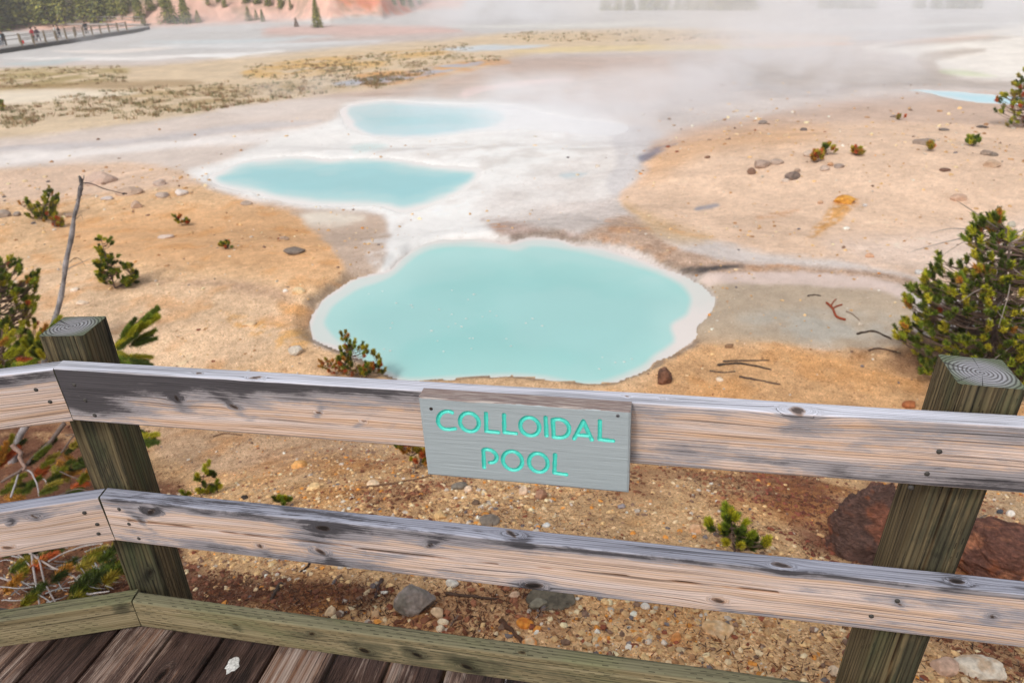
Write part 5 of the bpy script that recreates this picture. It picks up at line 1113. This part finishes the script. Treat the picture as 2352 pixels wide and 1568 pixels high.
gr = np.random.default_rng(77); WD = [([(146,973,.2),(110,1020,.18),(53,1075,.16),(0,1107,.14)],5.5,(120,104,96)),([(30,1020,.2),(48,1050,.18),(56,1082,.16)],6,(150,124,112)),([(26,1142,.12),(46,1084,.15),(70,1084,.16),(86,1112,.14),(90,1140,.12)],2.4,(176,170,170)),([(84,1100,.14),(100,1100,.14),(110,1116,.13)],1.8,(176,168,164)),
 ([(64,1266,.1),(102,1292,.09),(155,1316,.08),(178,1332,.07)],3,(168,156,150)),([(72,1274,.1),(79,1324,.08),(84,1350,.07),(91,1396,.05)],3,(174,164,160)),([(0,1326,.07),(44,1338,.06),(97,1341,.06),(130,1346,.05)],2.6,(170,162,160)),([(155,1316,.08),(158,1290,.09),(178,1280,.09)],2,(170,160,154)),([(0,1244,.1),(50,1280,.09),(80,1310,.08)],2,(164,154,150)),([(88,1276,.1),(100,1330,.08),(120,1372,.06),(136,1390,.05)],2.4,(160,150,146)),([(110,1290,.09),(150,1268,.1),(196,1254,.11),(234,1246,.11)],2.4,(166,156,150)),([(200,1362,.06),(222,1362,.06),(250,1356,.07)],2.6,(186,178,174)),([(140,1040,.18),(170,1000,.2),(190,975,.22)],2,(120,104,96)),([(130,1080,.16),(180,1100,.15),(206,1105,.14)],1.6,(110,96,88)),([(128,1140,.12),(176,1122,.14),(208,1130,.13)],1.6,(110,96,88))]
for i in range(60):
    x0, y0 = gr.uniform(-10, 240), gr.uniform(1255, 1390); a = gr.uniform(-1, 1.3); l = gr.uniform(30, 90); lf = gr.uniform(.03, .1)
    WD.append(([(x0, y0, lf), (x0+l*.5*math.cos(a), y0+l*.5*math.sin(a)*.7+gr.uniform(-8, 8), lf*.9), (x0+l*math.cos(a), y0+l*math.sin(a)*.7, lf*.8)], gr.uniform(.7, 1.6), (162+int(gr.uniform(-20, 14)),)*3))
spray('pine_bush', L1, 'tangled low pine with bare grey branches below the left railing', WD, seed=2, red=.4, dim=.5)
# dead trunk
def snag():
    b = hit([22], [1064])[0]; r0 = math.hypot(b[0], b[1]+CD)
    pts = [(22,1064,0),(40,1012,.02),(68,960,.04),(92,880,.06),(108,800,.08),(124,742,.1),(138,690,.12),(147,640,.14),(152,600,.15),(164,545,.17),(170,500,.18),(178,470,.2),(184,437,.22),(187,420,.22),(182,404,.22)]
    P = np.array([at_range(x, y, r0+d*2.) for x, y, d in pts]); P[0] = b-[0, 0, .05]; P = catmull(P, 6, False)
    t = np.linspace(0, 1, len(P)); R = np.interp(t, [0, .3, .6, .9, 1], [.036, .030, .024, .019, .012])*(1+.12*np.sin(t*60)+.10*np.sin(t*23))
    k = depth_of(P[len(P)//2])/FPX; root = empty('dead_tree', b); tag(root, 'bare grey dead trunk with broken tip leaning right on the left bank', 'dead tree')
    G = Geo(); c = np.array([alb(158,152,152)*(1-.55*max(0, q-.6)/.4)*(.8+.35*math.sin(q*41)*math.sin(q*97)) for q in t]); G.tube(P-b, R, 12, c)
    rr = np.random.default_rng(6)
    for _ in range(90):
        i = rr.integers(10, len(P)-1); v = rr.normal(size=3); v /= np.linalg.norm(v); G.tube(np.array([P[i], P[i]+v*(R[i]+.016*rr.random())])-b, [.011, .004], 5, alb(92,84,80))
    link('trunk', G.mesh('trunk'), root, BARKM)
    def br(pts, R0, col=(136,126,122)):
        Q = np.array([at_range(x, y, r0+d*2.) for x, y, d in pts]); Q = catmull(Q, 5, False); g = Geo(); g.tube(Q-b, np.linspace(R0, R0*.4, len(Q)), 6, alb(*col)); return g
    for pts, R0, c in [([(187,420,.22),(210,422,.22),(240,434,.22),(272,442,.22),(290,446,.22)],.0075,(84,76,74)),([(188,425,.22),(215,415,.24),(236,398,.26)],.002,(170,160,156)),([(188,444,.21),(206,450,.2),(236,449,.2)],.002,(130,118,112)),([(170,536,.17),(195,532,.17),(227,531,.17)],.0016,(150,140,136)),
      ([(157,617,.14),(180,606,.14),(208,594,.14)],.005,(160,152,150)),([(160,602,.14),(172,592,.14),(184,596,.13),(196,611,.13)],.004,(78,70,68)),([(150,612,.14),(140,606,.15),(139,598,.15)],.004,(170,164,162)),([(160,615,.14),(158,624,.13)],.004,(170,164,162)),([(163,526,.17),(160,520,.18)],.004,(150,142,140)),([(142,708,.1),(156,706,.1)],.003,(150,142,140)),([(187,425,.22),(192,410,.22),(193,402,.22)],.007,(130,122,120)),([(172,505,.19),(186,494,.19),(190,505,.19)],.0035,(110,100,96))]:
        link('branch', br(pts, R0, c).mesh('branch'), root, BARKM)
    g = Geo(); V, F = ico(2); e = at_range(285, 444, r0+.44); rr = np.random.default_rng(3)
    for q in range(7): g.add(V*.009+e-b+rr.normal(size=3)*.008, F, None, alb(64,58,58))
    link('cone', g.mesh('cone'), root, BARKM)
snag()

# ------------------------------------------------------------------ conifers on the slopes
def conifer_mesh(seed, dense=1., col=None):
    g = np.random.default_rng(seed); V_, T_, C_ = [], [], []; n = 0
    levels = 26; pal = np.array([alb(150,148,66), alb(122,126,60), alb(98,106,56), alb(164,158,74)]) if col is None else np.array(col)
    m = int(1500*dense); h = g.random(m)**.8; rad = .30*(1-h)**.75*(.55+.45*np.abs(np.sin(h*levels*1.3+g.uniform(0, 6))))+.012
    a = g.uniform(0, 6.28, m); lump = 1+.35*fbm(np.cos(a)*1.4+seed, np.sin(a)*1.4, h*7, 3, seed)
    rr = rad*lump*g.uniform(.25, 1.12, m)**.6; z = .07+.93*h-.25*rr+g.normal(size=m)*.012
    P = np.stack([rr*np.cos(a), rr*np.sin(a), z], 1); out = np.stack([np.cos(a), np.sin(a), np.full(m, -.25)], 1); out /= np.linalg.norm(out, axis=1)[:, None]
    side = np.cross(out, [0, 0, 1.]); side /= np.linalg.norm(side, axis=1)[:, None]; s = g.uniform(.018, .05, m)*(1.15-h*.6); tw = g.normal(size=(m, 3))*.4
    A = P-side*s[:, None]*.7; B = P+side*s[:, None]*.7+tw*s[:, None]*.6; Cc = P+out*s[:, None]*1.6; D = P-out*s[:, None]*.4+np.array([0, 0, 1])*s[:, None]*.7
    V = np.stack([A, B, Cc, D], 1).reshape(-1, 3); f = np.arange(m)[:, None]*4; T = np.concatenate([f+[0, 2, 1], f+[0, 1, 3]])
    C = pal[g.integers(0, len(pal), m)]*g.uniform(.6, 1.25, (m, 1))*(.8+.4*smooth(-.3, .3, fbm(P[:, 0]*9, P[:, 1]*9, P[:, 2]*9, 2, seed)))[:, None]
    me = make_mesh('crown', V, [T], False, {'Col': np.repeat(C, 4, 0)}); G = Geo(); G.tube([[0, 0, -.05], [0, 0, .5], [0, 0, .96]], [.022, .013, .003], 7, alb(110,92,80)); mt = G.mesh('trunk')
    me.materials.append(NEEDLEM); mt.materials.append(BARKM); return me, mt
CON = [conifer_mesh(200+i) for i in range(5)]+[conifer_mesh(210, .5), conifer_mesh(211, .9, [alb(150,84,50), alb(120,76,46), alb(110,100,50)])]
def conifer(px, py, hpx, label, var, group, wide=1.0, name='conifer', cat='conifer'):
    p = hit([px], [py])[0]; k = depth_of(p)/FPX; H = hpx*k*1.05; c, t = CON[var]; root = empty(name, p-[0, 0, .05*H], rz=(px*7 % 6.28)); root.scale = (H*wide, H*wide, H)
    tag(root, label, cat, group); 
    for nm, me in (('trunk', t), ('crown', c)):
        o = bpy.data.objects.new(nm, me); COL.objects.link(o); o.parent = root
    return root
CG = 'conifers on the left slope'
LT = [(-30,70,150,0,1.2,'dense conifer cut off by the left edge'),(14,60,120,1,1.2,'broad dark conifer, first from the left edge'),(48,56,110,2,1.1,'yellow green conifer behind the walker in red at the rear fence'),(84,44,100,3,1.1,'conifer standing above the two walkers at the rear fence'),(112,52,104,4,1.1,'dark conifer right of the two rear walkers'),(150,50,100,0,.9,'olive conifer left of the pale clearing'),(196,44,84,1,.9,'conifer left of the triangular light green one'),(228,46,88,2,1.25,'triangular yellow green conifer behind the lone walker in black'),(262,38,76,3,.8,'thin conifer right of the triangular one'),(284,32,70,4,.8,'slender dark conifer by the pale slope gap'),
 (322,42,58,1,.95,'separate bright green conifer above the boardwalk end'),(330,60,26,5,1.1,'small bush tree at the far boardwalk end'),(346,24,50,2,.9,'conifer just above and right of the bright green one'),(392,52,70,0,1.15,'large olive conifer in thin steam'),(428,52,62,3,.95,'grey green conifer right of the large olive one'),(456,52,26,5,1.4,'low grey green bush right of the steamy conifers'),(372,14,44,4,.8,'dark conifer at the top edge above the large olive one'),(478,12,36,5,.7,'thin conifer on the pink slope, left'),(516,16,40,2,.6,'thin conifer on the pink slope, middle'),(500,4,30,3,.6,'faint conifer at the top edge of the pink slope'),(572,48,30,5,1.3,'grey green shrub tree low on the pink slope, left'),(604,50,26,4,.9,'narrow shrub tree low on the pink slope, right'),(590,46,22,5,1.2,'faint bush between the two low shrub trees'),
 (566,6,34,1,1.,'dark conifer at the top edge over the pink slope, left'),(590,8,36,2,1.,'dark conifer at the top edge over the pink slope, middle'),(616,12,38,3,1.,'dark conifer at the top edge over the pink slope, right'),(646,18,34,4,1.,'dark conifer touching the orange slope'),(668,22,22,5,1.2,'small dark bush tree on the orange slope edge'),
 (681,62,20,6,1.1,'small reddish brown conifer on the white flat'),(730,64,64,1,.78,'lone dark green conifer standing on the flat at the foot of the orange slope'),
 (60,30,90,4,1.1,'tall conifer in the back row, left'),(130,26,90,2,1.,'tall conifer in the back row above the near fence'),(178,22,70,0,.9,'conifer in the back row over the pale clearing'),(300,12,50,2,.9,'conifer in the back row over the thin ones'),(-10,36,100,3,1.1,'tall conifer in the back row at the left edge'),(96,16,70,0,1.1,'conifer at the top edge in the back row'),(240,14,60,3,1.,'conifer at the top edge behind the triangular one')]
for px, py, h, v, wd_, lab in LT: conifer(px, py, h, lab, v, CG, wd_)
RG = 'conifers fading in the steam'
gg = np.random.default_rng(12)
RT_ = [(905,12,24,'dark conifer left end of the clump where the orange slope meets the steam'),(925,14,28,'dark conifer in the middle of the clump at the orange slope end'),(943,16,30,'dark conifer at the right of the clump at the orange slope end'),(962,10,26,'last conifer before the thick white steam')]
for i, (px, py, h, lab) in enumerate(RT_): conifer(px, py, h, lab, i % 5, RG, 1.1)
xs_ = [1392,1420,1446,1478,1506,1530,1556,1580,1604,1628,1652,1676,1700,1722,1888,1912,1936,1958,1980,2002,2110,2150,2188,2216,2240]
for i, px in enumerate(xs_):
    h = gg.uniform(44, 66); conifer(px, 24 if px < 1750 else 20, h, 'hazy grey conifer, %s in the steamy far tree line' % ('%s from its left end' % ['first','second','third','fourth','fifth','sixth','seventh','eighth','ninth','tenth','eleventh','twelfth','thirteenth','fourteenth','fifteenth','sixteenth','seventeenth','eighteenth','nineteenth','twentieth','twenty-first','twenty-second','twenty-third','twenty-fourth','twenty-fifth'][i]), i % 5, RG, gg.uniform(.9, 1.3))

# ------------------------------------------------------------------ marsh grass
def marsh():
    g = np.random.default_rng(300); V_, T_, C_ = [], [], []; n = 0
    Z = [([(180,214),(500,190),(800,172),(870,190),(700,224),(460,258),(300,276),(120,268),(40,300),(0,290),(0,250),(120,232)], 1500),([(820,182),(980,160),(1000,172),(860,206)], 260),([(0,158),(280,152),(290,190),(0,206)], 260),([(900,120),(1060,98),(1100,110),(980,132),(760,168),(700,150)], 420),([(1160,82),(1400,70),(1720,74),(1740,92),(1440,96),(1200,96)], 300),([(560,150),(900,120),(900,170),(560,186)], 240),([(1080,128),(1150,130),(1150,140),(1060,146)], 50),([(900,150),(1080,118),(1090,136),(940,160)], 140),([(1160,78),(1250,72),(1250,78),(1160,88)], 80)]
    for poly, m in Z:
        P = np.array(poly, float); lo, hi = P.min(0), P.max(0); X = g.uniform(lo[0], hi[0], m*4); Y = g.uniform(lo[1], hi[1], m*4); ok = (sdist(X, Y, P, 3) > 0) & (fbm(X/50, Y/5, oct=3, seed=9)+g.uniform(-.5, .5, len(X)) > .05); X, Y = X[ok][:m], Y[ok][:m]
        Q = on_plane(X, Y, z=CH-6.6); r = np.hypot(Q[:, 0], Q[:, 1]+CD)
        for _ in range(4):
            zz = height(Q[:, 0], Q[:, 1]); D = rays(X, Y); t = (zz-C0[2])/D[:, 2]; Q = C0+D*t[:, None]
        Q[:, 2] = height(Q[:, 0], Q[:, 1]); k = len(Q); nb = 9; B = np.repeat(Q, nb, 0); M_ = len(B)
        hgt = g.uniform(.07, .24, k).repeat(nb)*g.uniform(.6, 1.1, M_); B = B+np.stack([g.normal(size=M_)*.09, g.normal(size=M_)*.09, np.zeros(M_)], 1); a = g.uniform(0, 6.28, M_); wv = .022
        s = np.stack([np.cos(a), np.sin(a), 0*a], 1)*wv; tip = B+np.stack([g.normal(size=M_)*.06, g.normal(size=M_)*.06, hgt], 1); B[:, 2] -= .02
        V_.append(np.stack([B-s, B+s, tip], 1).reshape(-1, 3)); T_.append(np.arange(M_*3).reshape(-1, 3)+n); n += M_*3
        pal = np.array([alb(158,140,98), alb(136,126,84), alb(168,138,100), alb(146,112,82), alb(120,120,80)]); C_.append(np.repeat(pal[g.integers(0, 5, k)].repeat(nb, 0)*g.uniform(.7, 1.2, (M_, 1)), 3, 0))
    o = link('marsh_grass', make_mesh('marsh_grass', np.concatenate(V_), [np.concatenate(T_)], False, {'Col': np.concatenate(C_)}), mat=NEEDLEM); tag(o, 'olive and brown grass tussocks over the marshy flat', 'grass', kind='stuff')
marsh()

# ------------------------------------------------------------------ far boardwalk and walkers
FM = mat_vcol('far_timber', .9, .2, 6)
def on_ground_line(pts, up):
    out = []
    for x, y in pts:
        p = hit([x], [y])[0]; out.append(p+[0, 0, up])
    return np.array(out)
def far_walk(edge, wid, up, label, posts, side, dark=(92,90,88), rails_n=2):
    E_ = on_ground_line(edge, up); E_[:, 2] = np.linspace(E_[0, 2], E_[-1, 2], len(E_)); P = catmull(E_, 8, False); T = np.gradient(P, axis=0)[:, :2]; T /= np.linalg.norm(T, axis=1)[:, None]; Nn = np.stack([-T[:, 1], T[:, 0]], 1)
    B = P.copy(); B[:, :2] += Nn*wid*side; o0 = P[0].copy(); root = empty('far_boardwalk', o0-[0, 0, up]); tag(root, label, 'boardwalk', 'boardwalks across the basin')
    off = Vector(o0-[0, 0, up]); rel = np.array(off)
    n = len(P); V = np.vstack([P, B, P-[0, 0, .12], B-[0, 0, .12]])-rel; q = []
    for i in range(n-1): q += [[i, i+1, n+i+1, n+i], [2*n+i, 3*n+i, 3*n+i+1, 2*n+i+1], [i, 2*n+i, 2*n+i+1, i+1], [n+i, n+i+1, 3*n+i+1, 3*n+i]]
    link('deck', make_mesh('deck', V, [np.array(q)], False, {'Col': np.tile(alb(176,172,168), (4*n, 1))}), root, FM)
    Pb = P-[0, 0, .125]; Bb = Pb.copy(); Bb[:, :2] += Nn*.15*side; Lw = Pb-[0, 0, up*.95]; V = np.vstack([Pb, Bb, Lw, Lw+(Bb-Pb)])-rel
    link('skirt_board', make_mesh('skirt_board', V, [np.array(q)], False, {'Col': np.tile(alb(*dark), (4*n, 1))}), root, FM)
    s = np.concatenate([[0], np.cumsum(np.linalg.norm(np.diff(P, axis=0), axis=1))])
    for which, (a, b, stp) in posts:
        Ln = P if which == 0 else B; k0, k1 = a*s[-1], b*s[-1]; tt = np.arange(k0, k1+.01, stp)
        X = np.stack([np.interp(tt, s, Ln[:, c]) for c in range(3)], 1); X[:, :2] += (0.05*side*(1 if which == 0 else -1))*np.stack([np.interp(tt, s, Nn[:, c]) for c in range(2)], 1)
        for p in X:
            g = Geo(); g.box(-.08, .08, -.08, .08, 0, 1.15+.3, None, alb(128,112,88)); link('post', g.mesh('post', False), root, FM, loc=p-rel-[0, 0, .3])
        for hz in (.55, 1.0)[:rails_n]:
            g = Geo(); Q = X+[0, 0, hz]; g.tube(Q-rel, .055, 4, alb(170,164,158)); link('rail', g.mesh('rail', False), root, FM)
    return P, B
P_, B_ = far_walk([(-120,146),(0,124),(70,114),(140,103),(200,94),(260,84),(310,76),(345,68)], 2.4, .55, 'near arm of the far boardwalk at upper left with a dark side', [(0, (.30, .82, 2.3)), (1, (.15, .70, 2.6))], 1, (70,68,68))
P2_, B2_ = far_walk([(130,60),(200,60),(270,60),(330,62)], 2.0, .35, 'rear arm of the far boardwalk with a grey railing below the trees', [(1, (.0, 1., 2.4))], 1, (136,120,112))
def skin(name, pts, edges, radii, mat, parent, sub=1):
    me = bpy.data.meshes.new(name); me.from_pydata([tuple(p) for p in pts], edges, []); me.update(); o = bpy.data.objects.new(name, me); COL.objects.link(o); o.parent = parent
    m = o.modifiers.new('skin', 'SKIN'); m.use_smooth_shade = True
    sv = me.skin_vertices[0].data if me.skin_vertices else None
    if sv is None:
        bpy.context.view_layer.update(); sv = me.skin_vertices[0].data
    for i, r in enumerate(radii): sv[i].radius = (r, r) if not hasattr(r, '__len__') else r
    sv[0].use_root = True
    s = o.modifiers.new('sub', 'SUBSURF'); s.levels = sub; s.render_levels = sub; me.materials.append(mat); return o
_pm = {}
def flatm(c):
    if c not in _pm:
        m, nt, b, nd, lk = new_mat('cloth'); n = noise_node(nd, lk, obj_co(nd), 14, 3); lk.new(mixc(nd, lk, n, tuple(alb(*c)*.85), tuple(alb(*c))), b.inputs['Base Color']); b.inputs['Roughness'].default_value = .85; _pm[c] = m
    return _pm[c]
def person(px, py, jacket, trousers, label, face=0., hat=None, height_=1.72, seed=0):
    """feet at the photo point, on whichever deck is there"""
    best = None
    for Ln, Bn in ((P_, B_), (P2_, B2_)):
        mid = (Ln+Bn)/2; X, Y, d = to_photo(mid[:, 0], mid[:, 1], mid[:, 2]); i = int(np.argmin(np.hypot(X-px, (Y-py)*2))); e = math.hypot(X[i]-px, (Y[i]-py)*2)
        if best is None or e < best[0]: best = (e, mid[i])
    z = best[1][2]; p = on_plane(px, py, z=z)[0]
    # keep the feet on the boards
    if np.linalg.norm(p[:2]-best[1][:2]) > 1.0: p = best[1].copy()
    p[2] = z; root = empty('person', p, face); tag(root, label, 'person', 'walkers on the far boardwalk'); k = height_/1.75; root.scale = (k, k, k)
    w = .18*math.sin(seed*1.7); SK = flatm((206,160,134))
    body = [(0,0,.95),(0,0,1.2),(0,0,1.42),(0,0,1.52),(0,-.01,1.63),(0,0,1.74),(.19,0,1.40),(.25,.02+w,1.12),(.24,-.08+w,.88),(-.19,0,1.40),(-.25,.02-w,1.12),(-.24,-.08-w,.88),(.09,0,.88),(.10,w*.6,.48),(.10,w*1.2+.03,.08),(.10,w*1.2-.12,.03),(-.09,0,.88),(-.10,-w*.6,.48),(-.10,-w*1.2+.03,.08),(-.10,-w*1.2-.12,.03)]
    ed = [(0,1),(1,2),(2,3),(3,4),(4,5),(2,6),(6,7),(7,8),(2,9),(9,10),(10,11),(0,12),(12,13),(13,14),(14,15),(0,16),(16,17),(17,18),(18,19)]
    ra = [.13,.12,.13,.055,.095,.06,.055,.042,.035,.055,.042,.035,.08,.055,.04,.03,.08,.055,.04,.03]
    skin('body', body, ed, ra, SK, root)
    skin('jacket', [body[i] for i in (0,1,2,6,7,9,10)]+[(.245,-.05+w,.96),(-.245,-.05-w,.96),(0,0,.84),(0,.01,1.5)], [(0,1),(1,2),(2,3),(3,4),(2,5),(5,6),(4,7),(6,8),(0,9),(2,10)], [.175,.165,.17,.085,.07,.085,.07,.06,.06,.17,.08], flatm(jacket), root)
    skin('trousers', [(0,0,.92)]+[body[i] for i in (12,13,14,16,17,18)], [(0,1),(1,2),(2,3),(0,4),(4,5),(5,6)], [.15,.105,.08,.065,.105,.08,.065], flatm(trousers), root)
    skin('hair', [(0,.03,1.66),(0,.02,1.76),(0,.05,1.58)], [(0,1),(0,2)], [.105,.075,.07], flatm(hat or (60,46,38)), root)
for a in [(8,106,(34,36,44),(40,52,72),'person in black and pale blue walking at the left edge of the photo',.6),(2,107,(196,214,226),(54,70,96),'person in light blue beside the walker at the left edge',.6),(80,97,(206,36,52),(70,74,90),'person in a bright red jacket leaning on the near railing',1.8),(88,98,(88,66,80),(60,60,76),'person in dull purple right behind the bright red jacket',1.8),
          (70,57,(220,40,58),(60,88,140),'person in a red jacket and blue jeans at the rear railing',1.),(86,58,(236,214,226),(84,96,128),'person in a pale pink jacket at the rear railing',1.),(129,92,(230,226,220),(96,100,110),'person in a white coat on the near deck beside a dark figure',2.2),(139,93,(62,48,58),(58,60,74),'dark clothed person right of the white coat',2.2),(202,84,(40,42,52),(38,42,56),'lone person all in black standing apart on the right of the deck',-2.)]:
    person(*a, seed=int(a[0]))
p = on_plane(54, 101, z=float(P_[len(P_)//3][2]))[0]; g = Geo(); V, F = ico(2); g.add(V*[.17, .13, .24], F, None, alb(216,60,58)); g.tube([[0, -.10, .18], [0, -.16, .1], [0, -.12, -.1]], .02, 6, alb(60,40,40)); 
i = int(np.argmin(np.linalg.norm(((P_+B_)/2)[:, :2]-p[:2], axis=1))); p = ((P_+B_)/2)[i]+[0, 0, .22]
o = link('backpack', g.mesh('backpack'), mat=FM, loc=p); tag(o, 'small red backpack set down on the near deck', 'backpack')

# ------------------------------------------------------------------ steam and haze
def steam(px, py, size, dens, label, seed, zoff=.25, scale=.12, lo=.42, hi=.72, zc=None):
    p = hit([px], [py])[0]; az = math.atan2(p[0], p[1]+CD)
    V, F = ico(3); me = make_mesh('steam', V*1.0, [F], True)
    m = bpy.data.materials.new('steam'); m.use_nodes = True; nt = m.node_tree; nd, lk = nt.nodes, nt.links; nd.remove(nd['Principled BSDF'])
    pv = N(nd, 'VolumePrincipled'); pv.inputs['Color'].default_value = (.97, .975, 1, 1); pv.inputs['Anisotropy'].default_value = .0
    co = obj_co(nd); ln = N(nd, 'VectorMath', operation='LENGTH'); lk.new(co, ln.inputs[0])
    fall = ramp(nd, lk, ln.outputs['Value'], [(.15, 1.), (.92, 0.)]); fall.node.color_ramp.interpolation = 'EASE'
    mp = N(nd, 'Mapping'); mp.inputs['Location'].default_value = (seed*3.1, seed*1.7, 0); mp.inputs['Scale'].default_value = (1, 1, 1.6); mp.inputs['Rotation'].default_value = (.3, .5, 0); lk.new(geo_co(nd), mp.inputs['Vector'])
    n = noise_node(nd, lk, mp.outputs[0], scale, 4, .55, .6)
    d = math_(nd, lk, 'MULTIPLY', fall, ramp(nd, lk, n, [(lo, .0), (hi, 1.)])); d = math_(nd, lk, 'MULTIPLY', d, dens); lk.new(d, pv.inputs['Density'])
    lk.new(pv.outputs[0], nd['Material Output'].inputs['Volume']); me.materials.append(m)
    o = bpy.data.objects.new('steam', me); COL.objects.link(o); o.scale = size; o.rotation_euler = (0, 0, -az); o.location = (p[0], p[1], p[2]+size[2]*zoff)
    tag(o, label, 'steam', kind='stuff'); return o
steam(1800, 205, (10, 14, 4.2), .34, 'white steam drifting over the brown shelf right of the pools', 1, scale=.25, lo=.42, hi=.66)
steam(1400, 290, (7, 10, 2.4), .34, 'thin steam over the far end of the white flat', 2, scale=.35, lo=.38, hi=.65)
steam(1900, 90, (36, 28, 8), .10, 'broad bank of steam over the far right basin', 3, scale=.13, lo=.42, hi=.64)
steam(1150, 52, (26, 24, 8), .11, 'steam rising before the orange slope end', 4, scale=.14, lo=.42, hi=.64)
steam(1600, 40, (50, 22, 14), .045, 'steam veil in front of the hazy tree line', 5, scale=.10, lo=.42, hi=.64)
steam(2200, 40, (34, 22, 11), .045, 'steam veil in the upper right corner', 9, scale=.10, lo=.42, hi=.64)
steam(540, 72, (20, 9, 3.4), .06, 'low steam along the foot of the pink slope', 6, scale=.14, lo=.38, hi=.66)
steam(1150, 265, (7, 8, 2.0), .30, 'wisp of steam drifting off the far pool', 12, scale=.4, lo=.4, hi=.66)
steam(700, 215, (5, 5, 1.2), .16, 'faint wisp of steam over the marsh grass', 7, scale=.5, lo=.4, hi=.65)
steam(250, 96, (14, 6, 1.6), .06, 'thin steam in front of the far boardwalk', 8, scale=.3, lo=.4, hi=.66)
def haze():
    g = Geo(); g.box(-420, 420, -60, 460, -10.5, 75); o = link('haze', g.mesh('haze', False)); m = bpy.data.materials.new('haze'); m.use_nodes = True; nt = m.node_tree; nt.nodes.remove(nt.nodes['Principled BSDF'])
    pv = nt.nodes.new('ShaderNodeVolumePrincipled'); pv.inputs['Density'].default_value = .0007; pv.inputs['Color'].default_value = (.97, .98, 1, 1); nt.links.new(pv.outputs[0], nt.nodes['Material Output'].inputs['Volume'])
    o.data.materials.append(m); tag(o, 'thin damp haze over the geyser basin', 'haze', kind='stuff')
haze()
